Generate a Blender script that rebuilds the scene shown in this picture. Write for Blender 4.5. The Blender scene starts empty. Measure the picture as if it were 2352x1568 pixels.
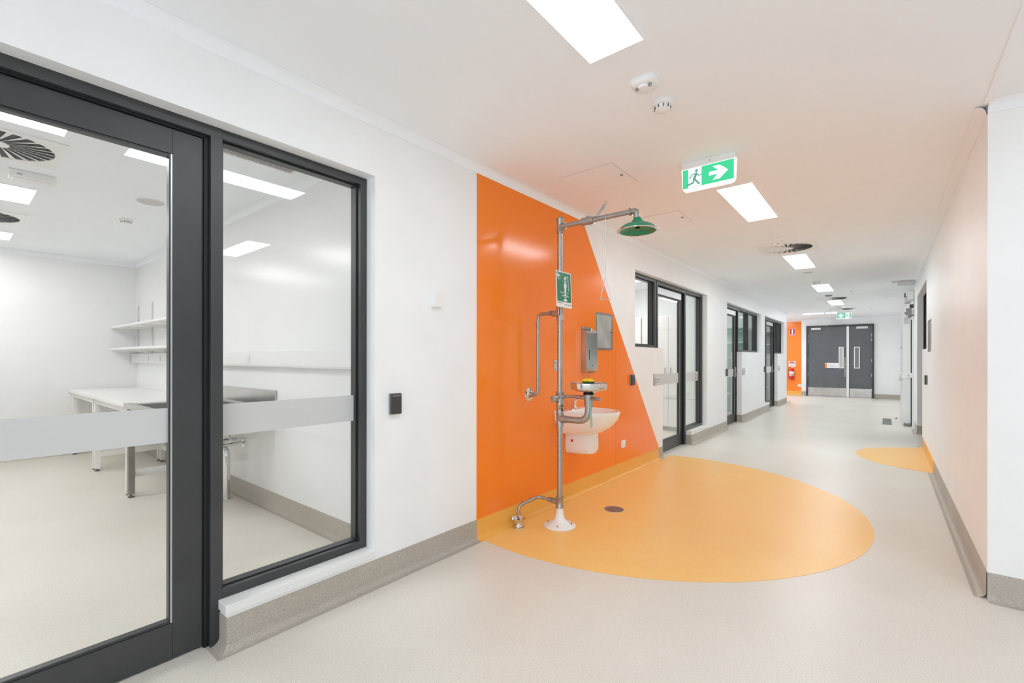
import bpy, bmesh, math, random
from mathutils import Vector, Matrix
random.seed(7)
PI = math.pi
SC = bpy.context.scene
COL = SC.collection

# ------------------------------------------------------------------ camera
cam_data = bpy.data.cameras.new('camera')
cam_data.sensor_fit = 'HORIZONTAL'; cam_data.sensor_width = 36.0
cam_data.lens = 1056.4 / 2352 * 36.0
cam_data.shift_y = 38.5 / 2352
cam_data.clip_start = 0.02; cam_data.clip_end = 80
cam = bpy.data.objects.new('camera', cam_data); COL.objects.link(cam)
cam.matrix_world = (Matrix.Translation((0, 0, 1.34)) @ Matrix.Rotation(math.radians(39.032), 4, 'Z')
                    @ Matrix.Rotation(PI/2, 4, 'X') @ Matrix.Rotation(math.radians(0.061), 4, 'Z'))
SC.camera = cam

# ------------------------------------------------------------------ world + exposure
w = bpy.data.worlds.new('world'); SC.world = w; w.use_nodes = True
w.node_tree.nodes['Background'].inputs[0].default_value = (0.86, 0.93, 1, 1)
w.node_tree.nodes['Background'].inputs[1].default_value = 1.55
SC.view_settings.view_transform = 'Standard'; SC.view_settings.look = 'None'
SC.view_settings.gamma = 1; SC.view_settings.use_curve_mapping = False
SC.view_settings.exposure = 0.71
SC.cycles.use_denoising = True
SC.cycles.max_bounces = 16; SC.cycles.diffuse_bounces = 9; SC.cycles.glossy_bounces = 5
SC.cycles.transparent_max_bounces = 16; SC.cycles.transmission_bounces = 6
SC.cycles.sample_clamp_indirect = 8
SC.cycles.use_adaptive_sampling = True; SC.cycles.adaptive_threshold = 0.04; SC.cycles.adaptive_min_samples = 16
LIGHT_E = 8.5         # emission of the ceiling light panels
for nm, loc, rot, sx, sy in (('sky_portal', (0.95, -3.25, 1.28), (-PI/2, 0, 0), 6.3, 2.5),):
    pl_ = bpy.data.lights.new(nm, 'AREA'); pl_.shape = 'RECTANGLE'; pl_.size = sx; pl_.size_y = sy; pl_.cycles.is_portal = True
    po_ = bpy.data.objects.new(nm, pl_); COL.objects.link(po_); po_.location = loc; po_.rotation_euler = rot

H = 2.76              # ceiling
XL, XR = -2.339, 0.445
FX = -2.42            # front of the left window frames

# ------------------------------------------------------------------ materials
def lin(c):
    c = c/255.0
    return c/12.92 if c <= 0.04045 else ((c+0.055)/1.055)**2.4
def rgb(r, g, b): return (lin(r), lin(g), lin(b), 1)
def mat(name, col, rough=0.5, metal=0.0, spec=0.5, emit=None, es=0.0, coat=0.0):
    m = bpy.data.materials.new(name); m.use_nodes = True
    b = m.node_tree.nodes['Principled BSDF']
    b.inputs['Base Color'].default_value = col
    b.inputs['Roughness'].default_value = rough
    b.inputs['Metallic'].default_value = metal
    b.inputs['Specular IOR Level'].default_value = spec
    b.inputs['Coat Weight'].default_value = coat
    if emit:
        b.inputs['Emission Color'].default_value = emit
        b.inputs['Emission Strength'].default_value = es
    return m
def noise_mat(name, c1, c2, scale, rough, metal=0.0, detail=3, bump=0.0, spec=0.5, speck=None, rvar=0.0):
    m = mat(name, c1, rough, metal, spec); nt = m.node_tree; N = nt.nodes; L = nt.links
    b = N['Principled BSDF']
    tc = N.new('ShaderNodeTexCoord')
    nz = N.new('ShaderNodeTexNoise'); nz.inputs['Scale'].default_value = scale; nz.inputs['Detail'].default_value = detail
    L.new(tc.outputs['Object'], nz.inputs['Vector'])
    cr = N.new('ShaderNodeValToRGB'); cr.color_ramp.elements[0].position = 0.35; cr.color_ramp.elements[1].position = 0.65
    cr.color_ramp.elements[0].color = c1; cr.color_ramp.elements[1].color = c2
    L.new(nz.outputs['Fac'], cr.inputs['Fac'])
    out = cr.outputs['Color']
    if speck:
        for (sc_, th, colr, fac) in speck:
            n2 = N.new('ShaderNodeTexNoise'); n2.inputs['Scale'].default_value = sc_; n2.inputs['Detail'].default_value = 1
            L.new(tc.outputs['Object'], n2.inputs['Vector'])
            c2_ = N.new('ShaderNodeValToRGB'); c2_.color_ramp.elements[0].position = th; c2_.color_ramp.elements[1].position = th+0.04
            c2_.color_ramp.elements[0].color = (0, 0, 0, 1); c2_.color_ramp.elements[1].color = (fac, fac, fac, 1)
            L.new(n2.outputs['Fac'], c2_.inputs['Fac'])
            mx = N.new('ShaderNodeMixRGB'); mx.inputs[2].default_value = colr
            L.new(c2_.outputs['Color'], mx.inputs[0]); L.new(out, mx.inputs[1]); out = mx.outputs[0]
    L.new(out, b.inputs['Base Color'])
    if rvar:
        mr = N.new('ShaderNodeMapRange'); mr.inputs['To Min'].default_value = rough-rvar; mr.inputs['To Max'].default_value = rough+rvar
        L.new(nz.outputs['Fac'], mr.inputs['Value']); L.new(mr.outputs['Result'], b.inputs['Roughness'])
    if bump:
        bp = N.new('ShaderNodeBump'); bp.inputs['Strength'].default_value = bump; bp.inputs['Distance'].default_value = 0.002
        L.new(nz.outputs['Fac'], bp.inputs['Height']); L.new(bp.outputs['Normal'], b.inputs['Normal'])
    return m

M = {}
M['wall'] = noise_mat('wall_white', rgb(244, 245, 246), rgb(247, 248, 249), 3, 0.42, spec=0.35)
M['labwall'] = noise_mat('lab_wall_gloss', rgb(240, 241, 242), rgb(243, 244, 245), 2, 0.22, spec=0.5)
M['ceiling'] = noise_mat('ceiling_white', rgb(246, 249, 254), rgb(248, 251, 255), 2, 0.85, spec=0.2)
SPK = [(250, 0.58, rgb(168, 160, 149), 0.5), (330, 0.60, rgb(238, 236, 230), 0.55), (95, 0.71, rgb(130, 122, 110), 0.4)]
M['floor'] = noise_mat('vinyl_beige', rgb(221, 215, 204), rgb(226, 221, 211), 1.2, 0.36, spec=0.45, speck=SPK)
M['base'] = noise_mat('vinyl_skirting', rgb(176, 168, 156), rgb(186, 179, 168), 1.5, 0.45, spec=0.4, speck=[(250, 0.56, rgb(146, 137, 125), 0.7), (330, 0.58, rgb(216, 211, 202), 0.55)])
SPO = [(230, 0.62, rgb(216, 156, 72), 0.4), (310, 0.63, rgb(252, 218, 150), 0.4)]
M['floor_orange'] = noise_mat('vinyl_orange', rgb(248, 197, 114), rgb(250, 202, 121), 1.2, 0.36, spec=0.45, speck=SPO)
M['base_orange'] = noise_mat('vinyl_orange_skirting', rgb(240, 178, 78), rgb(243, 183, 84), 1.2, 0.4, spec=0.45, speck=SPO)
M['orange'] = noise_mat('orange_cladding', rgb(252, 134, 34), rgb(253, 138, 38), 0.8, 0.17, spec=0.5)
M['frame'] = noise_mat('charcoal_aluminium', rgb(48, 49, 51), rgb(56, 57, 59), 3, 0.38, metal=0.0, spec=0.7)
M['gasket'] = mat('black_gasket', rgb(18, 18, 19), 0.5)
M['white'] = mat('white_plastic', rgb(240, 240, 239), 0.35)
M['whitepaint'] = mat('white_powdercoat', rgb(238, 238, 236), 0.3)
M['ceramic'] = mat('white_ceramic', rgb(244, 242, 240), 0.08, spec=0.6, coat=0.5)
M['galv'] = noise_mat('galvanised_steel', rgb(166, 165, 163), rgb(182, 181, 179), 45, 0.34, metal=0.82, rvar=0.06)
M['darksteel'] = noise_mat('dull_steel', rgb(120, 118, 113), rgb(150, 148, 142), 5, 0.35, metal=0.6)
M['chrome'] = mat('chrome', rgb(225, 225, 225), 0.08, metal=1.0)
M['steel'] = noise_mat('brushed_steel', rgb(188, 187, 184), rgb(204, 203, 200), 6, 0.22, metal=1.0)
M['satin'] = mat('satin_aluminium', rgb(205, 206, 206), 0.35, metal=0.8)
M['dark'] = mat('dark_plastic', rgb(62, 61, 62), 0.35)
M['black'] = mat('black_plastic', rgb(22, 22, 23), 0.4)
M['green'] = mat('shower_green_plastic', rgb(10, 140, 104), 0.25, coat=0.3)
M['yellow'] = mat('yellow_plastic', rgb(250, 212, 20), 0.35)
M['darkgreen'] = mat('dark_green_plastic', rgb(40, 88, 62), 0.4)
M['signgreen'] = mat('sign_green', rgb(40, 128, 96), 0.4)
M['signwhite'] = mat('sign_white', rgb(240, 240, 238), 0.4)
M['film'] = mat('frosted_film', rgb(207, 207, 206), 0.45)
M['greytext'] = mat('grey_lettering', rgb(120, 120, 120), 0.5)
M['blacktext'] = mat('black_lettering', rgb(25, 28, 30), 0.5)
M['red'] = mat('red_enamel', rgb(214, 28, 30), 0.25, coat=0.4)
M['crimson'] = mat('sign_crimson', rgb(176, 8, 40), 0.4)
M['pink'] = mat('sign_pink', rgb(235, 160, 170), 0.4)
M['doorgrey'] = noise_mat('slate_door_laminate', rgb(92, 96, 100), rgb(97, 101, 106), 3, 0.4, spec=0.5)
M['vinylgrey'] = mat('pale_grey_glazing', rgb(196, 198, 197), 0.3)
M['greyglaze'] = mat('mid_grey_glazing', rgb(128, 130, 135), 0.15)
M['jade'] = mat('translucent_jade_tag', rgb(150, 186, 168), 0.4)
M['greyband'] = mat('sign_grey_band', rgb(150, 150, 148), 0.4)
M['upright'] = mat('slotted_upright_grey', rgb(206, 206, 206), 0.4)
M['slot'] = mat('diffuser_void', rgb(60, 62, 62), 0.7)
M['table'] = mat('bench_laminate', rgb(236, 236, 235), 0.3)
M['greenglass'] = mat('pale_green_glazed_cupboard', rgb(186, 214, 206), 0.12, spec=0.6)
M['greycab'] = mat('grey_cupboard', rgb(186, 187, 186), 0.4)
M['coolpanel'] = mat('coolroom_panel', rgb(232, 233, 232), 0.3)
M['lens'] = mat('grey_sensor_lens', rgb(140, 140, 140), 0.4)
M['pebble'] = noise_mat('perforated_drain', rgb(120, 100, 92), rgb(160, 140, 132), 60, 0.5, metal=0.3)
M['grate'] = noise_mat('drain_grate', rgb(120, 118, 114), rgb(150, 148, 144), 40, 0.45, metal=0.4)
def emis(name, col, s):
    m = bpy.data.materials.new(name); m.use_nodes = True; nt = m.node_tree
    for n in list(nt.nodes): nt.nodes.remove(n)
    e = nt.nodes.new('ShaderNodeEmission'); e.inputs[0].default_value = col; e.inputs[1].default_value = s
    o = nt.nodes.new('ShaderNodeOutputMaterial'); nt.links.new(e.outputs[0], o.inputs[0]); return m
M['panel'] = emis('light_diffuser', (0.86, 0.94, 1.0, 1), LIGHT_E)
M['labpanel'] = emis('lab_light_diffuser', (1.0, 0.985, 0.97, 1), LIGHT_E*0.9)
M['farpanel'] = emis('far_light_diffuser', (0.89, 0.955, 1.0, 1), LIGHT_E*1.9)
M['exitgreen'] = emis('lit_exit_green', rgb(78, 222, 160), 0.62)
M['exitwhite'] = emis('lit_exit_white', (1, 1, 1, 1), 0.62)
M['exitdark'] = emis('lit_exit_green_figure', rgb(110, 190, 165), 0.5)
M['exitfar'] = emis('lit_exit_teal', rgb(130, 210, 185), 0.62)
def glass_mat(name, tint, base=0.035, k=0.75):
    m = bpy.data.materials.new(name); m.use_nodes = True; nt = m.node_tree; N = nt.nodes; L = nt.links
    for n in list(N): N.remove(n)
    t = N.new('ShaderNodeBsdfTransparent'); t.inputs[0].default_value = tint
    g = N.new('ShaderNodeBsdfGlossy'); g.inputs['Roughness'].default_value = 0.02
    lw = N.new('ShaderNodeLayerWeight'); lw.inputs['Blend'].default_value = 0.5
    p = N.new('ShaderNodeMath'); p.operation = 'POWER'; p.inputs[1].default_value = 4.5
    L.new(lw.outputs['Facing'], p.inputs[0])
    ma = N.new('ShaderNodeMath'); ma.operation = 'MULTIPLY_ADD'; ma.inputs[1].default_value = k; ma.inputs[2].default_value = base
    L.new(p.outputs[0], ma.inputs[0])
    mx = N.new('ShaderNodeMixShader'); L.new(ma.outputs[0], mx.inputs[0]); L.new(t.outputs[0], mx.inputs[1]); L.new(g.outputs[0], mx.inputs[2])
    o = N.new('ShaderNodeOutputMaterial'); L.new(mx.outputs[0], o.inputs[0]); return m
M['glass'] = glass_mat('window_glass', (0.985, 0.99, 0.988, 1), base=0.035, k=0.45)
M['greenishglass'] = glass_mat('greenish_window_glass', (0.93, 0.965, 0.955, 1), base=0.035, k=0.45)

# ------------------------------------------------------------------ mesh helpers
class MB:
    """collects shapes, then links them as ONE mesh object"""
    def __init__(s): s.bm = bmesh.new()
    def box(s, x0, x1, y0, y1, z0, z1, bev=0.0, mtx=None):
        r = bmesh.ops.create_cube(s.bm, size=1)
        for v in r['verts']:
            v.co = Vector(((x0+x1)/2+v.co.x*(x1-x0), (y0+y1)/2+v.co.y*(y1-y0), (z0+z1)/2+v.co.z*(z1-z0)))
        vs = r['verts']
        if bev > 0:
            es = list({e for v in vs for e in v.link_edges})
            q = bmesh.ops.bevel(s.bm, geom=es, offset=bev, segments=2, affect='EDGES', profile=0.5)
            vs = list({v for v in q['verts']} | {v for v in vs if v.is_valid})
        if mtx is not None:
            for v in vs: v.co = mtx @ v.co
        return s
    def ring(s, prof, axis_pt, axis='Z', n=24, arc=2*PI, cap=False, mtx=None):
        """lathe profile [(r,h)...] about axis through axis_pt"""
        rows = []
        base = Vector(axis_pt)
        full = abs(arc-2*PI) < 1e-6
        for (r, h) in prof:
            row = []
            for i in range(n if full else n+1):
                a = arc*i/n
                c, d = r*math.cos(a), r*math.sin(a)
                p = {'Z': Vector((c, d, h)), 'X': Vector((h, c, d)), 'Y': Vector((c, h, d))}[axis]
                p = base+p
                if mtx is not None: p = mtx @ p
                row.append(s.bm.verts.new(p))
            rows.append(row)
        for a, b in zip(rows, rows[1:]):
            m = len(a)
            for i in range(m if full else m-1):
                j = (i+1) % m
                try: s.bm.faces.new((a[i], a[j], b[j], b[i]))
                except ValueError: pass
        if cap:
            for row in (rows[0], rows[-1]):
                try: s.bm.faces.new(row)
                except ValueError: pass
        return s
    def cyl(s, p0, p1, r0, r1=None, n=20, cap=True):
        r1 = r0 if r1 is None else r1
        return s.tube([p0, p1], [r0, r1], n, cap)
    def tube(s, pts, rad, n=16, cap=True):
        pts = [Vector(p) for p in pts]
        if not isinstance(rad, (list, tuple)): rad = [rad]*len(pts)
        rows = []; up = None
        for i, p in enumerate(pts):
            d = (pts[min(i+1, len(pts)-1)]-pts[max(i-1, 0)])
            if d.length < 1e-9: d = Vector((0, 0, 1))
            d.normalize()
            if up is None:
                up = Vector((0, 0, 1)) if abs(d.z) < 0.9 else Vector((1, 0, 0))
            u = (up - d*up.dot(d))
            if u.length < 1e-6: u = d.orthogonal()
            u.normalize(); v = d.cross(u); up = u
            rows.append([s.bm.verts.new(p+(u*math.cos(2*PI*k/n)+v*math.sin(2*PI*k/n))*rad[i]) for k in range(n)])
        for a, b in zip(rows, rows[1:]):
            for k in range(n): s.bm.faces.new((a[k], a[(k+1) % n], b[(k+1) % n], b[k]))
        if cap: s.bm.faces.new(rows[0][::-1]); s.bm.faces.new(rows[-1])
        return s
    def prism(s, pts, off):
        """polygon pts (3d) extruded by vector off"""
        a = [s.bm.verts.new(Vector(p)) for p in pts]; b = [s.bm.verts.new(Vector(p)+Vector(off)) for p in pts]
        s.bm.faces.new(a); s.bm.faces.new(b[::-1])
        n = len(a)
        for i in range(n): s.bm.faces.new((a[i], b[i], b[(i+1) % n], a[(i+1) % n]))
        return s
    def sweep(s, prof, path, closed=False):
        """profile pts as functions: list of rows of 3d points, joined"""
        rows = [[s.bm.verts.new(Vector(p)) for p in row] for row in path]
        for a, b in zip(rows, rows[1:]):
            for k in range(len(a)-1 if not closed else len(a)):
                j = (k+1) % len(a)
                s.bm.faces.new((a[k], a[j], b[j], b[k]))
        return s
    def build(s, name, m, parent=None, smooth=False, loc=None, autos=40):
        bmesh.ops.recalc_face_normals(s.bm, faces=s.bm.faces)
        me = bpy.data.meshes.new(name)
        off = Vector((0, 0, 0))
        if parent is not None: off = world_loc(parent)
        if loc is not None: off = Vector(loc)
        if off.length > 0:
            bmesh.ops.translate(s.bm, verts=s.bm.verts, vec=-off)
        s.bm.to_mesh(me); s.bm.free()
        me.materials.append(M[m] if isinstance(m, str) else m)
        if smooth:
            me.polygons.foreach_set('use_smooth', [True]*len(me.polygons))
            try: me.set_sharp_from_angle(angle=math.radians(autos))
            except Exception: pass
        o = bpy.data.objects.new(name, me); COL.objects.link(o)
        if parent is not None: o.parent = parent
        elif loc is not None: o.location = loc
        return o
def world_loc(o):
    v = Vector((0, 0, 0))
    while o is not None: v += Vector(o.location); o = o.parent
    return v
def tag(o, label=None, cat=None, group=None, kind=None):
    if label: o['label'] = label
    if cat: o['category'] = cat
    if group: o['group'] = group
    if kind: o['kind'] = kind
    return o
def thing(name, label, cat, loc, group=None):
    o = bpy.data.objects.new(name, None); COL.objects.link(o); o.location = loc; o.empty_display_size = 0.05
    return tag(o, label, cat, group)
def struct(name, mb, m, smooth=False):
    return tag(mb.build(name, m, smooth=smooth), kind='structure')
def copy_tree(o, parent=None):
    c = o.copy(); COL.objects.link(c); c.parent = parent
    for ch in list(o.children): copy_tree(ch, c)
    return c
def text_mesh(name, body, size, m, parent, mtx, align='LEFT', bold=False, extr=0.0006):
    cu = bpy.data.curves.new(name, 'FONT'); cu.body = body; cu.size = size; cu.align_x = align; cu.extrude = extr
    cu.resolution_u = 3
    if bold: cu.offset = size*0.02
    t = bpy.data.objects.new(name, cu); COL.objects.link(t)
    bpy.context.view_layer.update()
    me = bpy.data.meshes.new_from_object(t.evaluated_get(bpy.context.evaluated_depsgraph_get()))
    bpy.data.objects.remove(t)
    off = world_loc(parent) if parent else Vector((0, 0, 0))
    me.transform(Matrix.Translation(-off) @ mtx)
    me.materials.clear(); me.materials.append(M[m])
    o = bpy.data.objects.new(name, me); COL.objects.link(o); o.parent = parent
    return o
def face_mtx(loc, right, up):
    """matrix placing flat XY art with x along right, y along up"""
    r = Vector(right).normalized(); u = Vector(up).normalized(); n = r.cross(u)
    m = Matrix((r, u, n)).transposed().to_4x4(); m.translation = Vector(loc); return m
def elbow(p0, corner, p1, rad_bend, n=7):
    """points of a path p0 -> corner -> p1 with a rounded corner"""
    c = Vector(corner); a = (Vector(p0)-c).normalized(); b = (Vector(p1)-c).normalized()
    A = c+a*rad_bend; B = c+b*rad_bend; out = []
    for i in range(n+1):
        t = i/n
        out.append(A*(1-t)**2+c*2*t*(1-t)+B*t*t)
    return out

# ================================================================== SETTING
# floor
fl = MB().box(-9.0, 4.7, -3.2, 22.0, -0.12, 0.0)
struct('floor', fl, 'floor')
struct('ceiling', MB().box(-9.0, 4.7, -3.2, 22.0, H, H+0.12), 'ceiling')

# left corridor wall with its openings
X0 = XL-0.22
wl = MB()
for y0, y1 in [(-3.2, -0.50), (1.60, 5.24), (8.15, 9.40), (12.47, 12.96), (15.83, 16.27)]:
    wl.box(X0, XL, y0, y1, 0, H)
for y0, y1 in [(-0.50, 1.60), (5.24, 8.15), (9.40, 12.47), (12.96, 15.83)]:
    wl.box(X0, XL, y0, y1, 2.415, H)
for y0, y1, z in [(0.815, 1.60, 0.2), (5.24, 6.13, 1.48), (7.32, 8.15, 0.2), (10.58, 12.47, 1.48), (12.96, 13.54, 0.2), (14.73, 15.83, 1.48)]:
    wl.box(X0, XL, y0, y1, 0, z)
struct('wall_left', wl, 'wall')
wr = MB()
wr.box(XR, XR+0.22, 3.664, 8.53, 0, H).box(XR, XR+0.22, 8.53, 9.44, 0, 1.48).box(XR, XR+0.22, 8.53, 10.88, 2.44, H)
wr.box(XR, XR+0.22, 10.88, 19.73, 0, H)
struct('wall_right', wr, 'wall')
struct('wall_lobby', MB().box(XR+0.22, 4.7, 3.664, 3.884, 0, H), 'wall')
struct('wall_lobby_side', MB().box(4.5, 4.7, -3.2, 3.664, 0, H), 'wall')
struct('wall_back', MB().box(-9.0, -2.2, -3.2, -3.0, 0, H).box(4.1, 4.5, -3.2, -3.0, 0, H).box(-2.2, 4.1, -3.2, -3.0, 2.55, H), 'wall')
gw = MB()  # unseen glazing added behind the camera to let daylight into the corridor
for xx in (-2.2, -0.65, 0.9, 2.45, 4.05): gw.box(xx, xx+0.05, -3.14, -3.06, 0, 2.55)
gw.box(-2.2, 4.1, -3.14, -3.06, 0, 0.08).box(-2.2, 4.1, -3.14, -3.06, 2.49, 2.55)
gwo = struct('window_7', gw, 'frame')
MB().box(-2.2, 4.1, -3.102, -3.098, 0.08, 2.49).build('pane', 'glass', gwo)
wf = MB()
wf.box(-4.3, -2.215, 19.73, 19.93, 0, H).box(-0.285, 0.665, 19.73, 19.93, 0, H).box(-2.215, -0.285, 19.73, 19.93, 2.515, H)
struct('wall_far', wf, 'wall')
struct('wall_beyond', MB().box(-4.3, 1.0, 21.6, 21.8, 0, H), 'wall')
struct('wall_alcove', MB().box(-4.5, -4.3, 16.27, 21.8, 0, H).box(-4.3, XL-0.22, 16.15, 16.27, 0, H), 'wall')
# rooms behind the glazing
struct('wall_lab_side', MB().box(-9.0, X0, 1.836, 1.95, 0, H), 'labwall')
struct('wall_lab_far', MB().box(-9.0, -8.85, -3.0, 1.836, 0, H), 'labwall')
struct('wall_room_far', MB().box(-6.2, -6.0, 1.95, 16.15, 0, H), 'wall')
struct('wall_partition', MB().box(-6.0, X0, 9.0, 9.12, 0, H).box(-6.0, X0, 12.6, 12.72, 0, H), 'wall')

# coved vinyl skirting: profile runs up the wall and curves on to the floor
BH = 0.15
def cove(points, side, name, m):
    """points: list of (x,y) along the wall face; side: unit normal into the room per segment"""
    mb = MB()
    R = 0.035
    prof = [(0.004, BH), (0.004, R)]
    for i in range(1, 6):
        a = PI/2*i/5
        prof.append((0.004+R*(1-math.cos(a)), R*(1-math.sin(a))+0.0012))
    prof.append((0.0+R+0.02, 0.0006))
    for i, ((p, q), n0) in enumerate(zip(zip(points, points[1:]), side)):
        rows = []
        for e, pt in ((-1, p), (1, q)):
            nrm = n0
            if 0 <= i+e < len(side): nrm = (n0[0]+side[i+e][0], n0[1]+side[i+e][1])   # mitred corner
            row = [(pt[0], pt[1], BH)]
            for (d, z) in prof: row.append((pt[0]+nrm[0]*d, pt[1]+nrm[1]*d, z))
            rows.append(row)
        mb.sweep(None, rows)
    o = mb.build(name, m, smooth=True, autos=60); tag(o, kind='structure'); return o
PX, NX, PY, NY = (1, 0), (-1, 0), (0, 1), (0, -1)
cove([(XL, -3.0), (XL, -0.50)], [PX], 'baseboard_left', 'base')
cove([(XL-0.10, 0.815), (XL, 0.815), (XL, 2.47)], [NY, PX], 'baseboard_left', 'base')
cove([(XL, 2.47), (XL, 5.99)], [PX], 'baseboard_left_orange', 'base_orange')
cove([(XL, 5.99), (XL, 6.13)], [PX], 'baseboard_left', 'base')
cove([(XL-0.10, 7.32), (XL, 7.32), (XL, 9.40)], [NY, PX], 'baseboard_left', 'base')
cove([(XL-0.10, 10.58), (XL, 10.58), (XL, 13.54)], [NY, PX], 'baseboard_left', 'base')
cove([(XL-0.10, 14.73), (XL, 14.73), (XL, 16.27)], [NY, PX], 'baseboard_left', 'base')
cove([(XR, 3.664), (XR, 7.26)], [NX], 'baseboard_right', 'base')
cove([(XR, 7.26), (XR, 9.29)], [NX], 'baseboard_right_orange', 'base_orange')
cove([(XR, 9.29), (XR, 9.44)], [NX], 'baseboard_right', 'base')
cove([(XR+0.085, 10.88), (XR, 10.88), (XR, 11.6)], [NY, NX], 'baseboard_right', 'base')
cove([(XR, 14.2), (XR, 19.73)], [NX], 'baseboard_right', 'base')
cove([(XR, 3.664), (4.5, 3.664)], [NY], 'baseboard_lobby', 'base')
cove([(-2.37, 19.73), (-2.215, 19.73)], [NY], 'baseboard_far', 'base')
cove([(-0.285, 19.73), (XR, 19.73)], [NY], 'baseboard_far', 'base')
cove([(-3.3, 19.73), (-2.37, 19.73)], [NY], 'baseboard_far_orange', 'base_orange')
cove([(-8.85, 1.836), (X0, 1.836)], [NY], 'baseboard_lab', 'base')
cove([(-8.85, -3.0), (-8.85, 1.836)], [PX], 'baseboard_lab', 'base')
cove([(X0, 1.60), (X0, 1.836)], [NX], 'baseboard_lab', 'base')

# cornices and joints where walls meet the ceiling
def cornice(x0, x1, y0, y1, nx, ny, name='trim_1'):
    mb = MB(); c = 0.045
    prof = [(0, H-c-0.012), (0.006, H-c-0.012), (0.006, H-c)]
    for i in range(1, 6):
        a = PI/2*i/5
        prof.append((0.006+c*(1-math.cos(a)), H-c+c*math.sin(a)-0.004))
    prof += [(c+0.006, H-0.0005)]
    rows = [[(p[0]+nx*d, p[1]+ny*d, z) for d, z in prof] for p in ((x0, y0), (x1, y1))]
    mb.sweep(None, rows); return struct(name, mb, 'ceiling', smooth=True)
cornice(XL, XL, -3.0, 16.27, 1, 0, 'trim_1')
cornice(XR, XR, 3.664, 19.73, -1, 0, 'trim_2')
cornice(XR, 4.5, 3.664, 3.664, 0, -1, 'trim_3')
cornice(-4.3, XR, 19.73, 19.73, 0, -1, 'trim_4')
cornice(-8.85, X0, 1.836, 1.836, 0, -1, 'trim_5')
cornice(-8.85, -8.85, -3.0, 1.836, 1, 0, 'trim_6')
struct('trim_7', MB().box(XR-0.02, XR+0.02, -3.0, 3.664, H-0.006, H), 'ceiling')   # joint strip across the ceiling

# white sill caps of the low walls
for i, (y0, y1) in enumerate([(0.815, 1.60), (7.32, 8.15), (12.96, 13.54)]):
    struct('trim_8' if i == 0 else 'trim_8', MB().box(FX-0.02, XL+0.008, y0-0.008, y1, 0.165, 0.208, bev=0.003), 'whitepaint')

# orange vinyl laid into the floor: two round patches cut off by the walls
def patch(cx, cy, r, xmin, xmax, name, lab, ymax=None):
    pts = []
    n = 180
    for i in range(n):
        a = 2*PI*i/n
        x = min(max(cx+r*math.cos(a), xmin), xmax); y = cy+r*math.sin(a)
        if ymax is not None: y = min(y, ymax)
        if not pts or (abs(pts[-1][0]-x)+abs(pts[-1][1]-y)) > 1e-4: pts.append((x, y, 0.0004))
    o = MB().prism(pts, (0, 0, 0.0012)).build(name, 'floor_orange')
    return tag(o, lab, 'floor marking')
patch(-2.00, 4.42, 1.94, XL+0.02, 9, 'floor_inlay', 'large round orange vinyl patch in the floor around the safety shower')
patch(0.66, 8.22, 0.98, -9, XR-0.02, 'floor_inlay', 'small half-round orange vinyl patch against the right wall')

# orange cladding behind the shower (a trapezium) and on the far wall
cl = MB().prism([(XL, 2.47, BH), (XL, 2.47, 2.705), (XL, 3.995, 2.705), (XL, 5.985, BH)], (0.005, 0, 0)).build('wall_cladding', 'orange')
tag(cl, 'glossy orange trapezium of wall cladding behind the safety shower', 'wall cladding')
for yy in (3.62, 4.72):   # cladding joints
    zt = 2.7 if yy < 3.99 else 2.705-(yy-3.995)/(5.985-3.995)*(2.555)
    j = MB().box(XL+0.005, XL+0.0056, yy-0.0012, yy+0.0012, BH+0.002, zt-0.004).build('panel_joint', mat('joint_line', rgb(225, 96, 14), 0.4), cl)
cl2 = MB().box(-3.3, -2.37, 19.724, 19.73, BH, 2.70).build('wall_cladding', 'orange')
tag(cl2, 'narrow upright orange cladding strip on the far wall behind the extinguisher', 'wall cladding')

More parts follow.
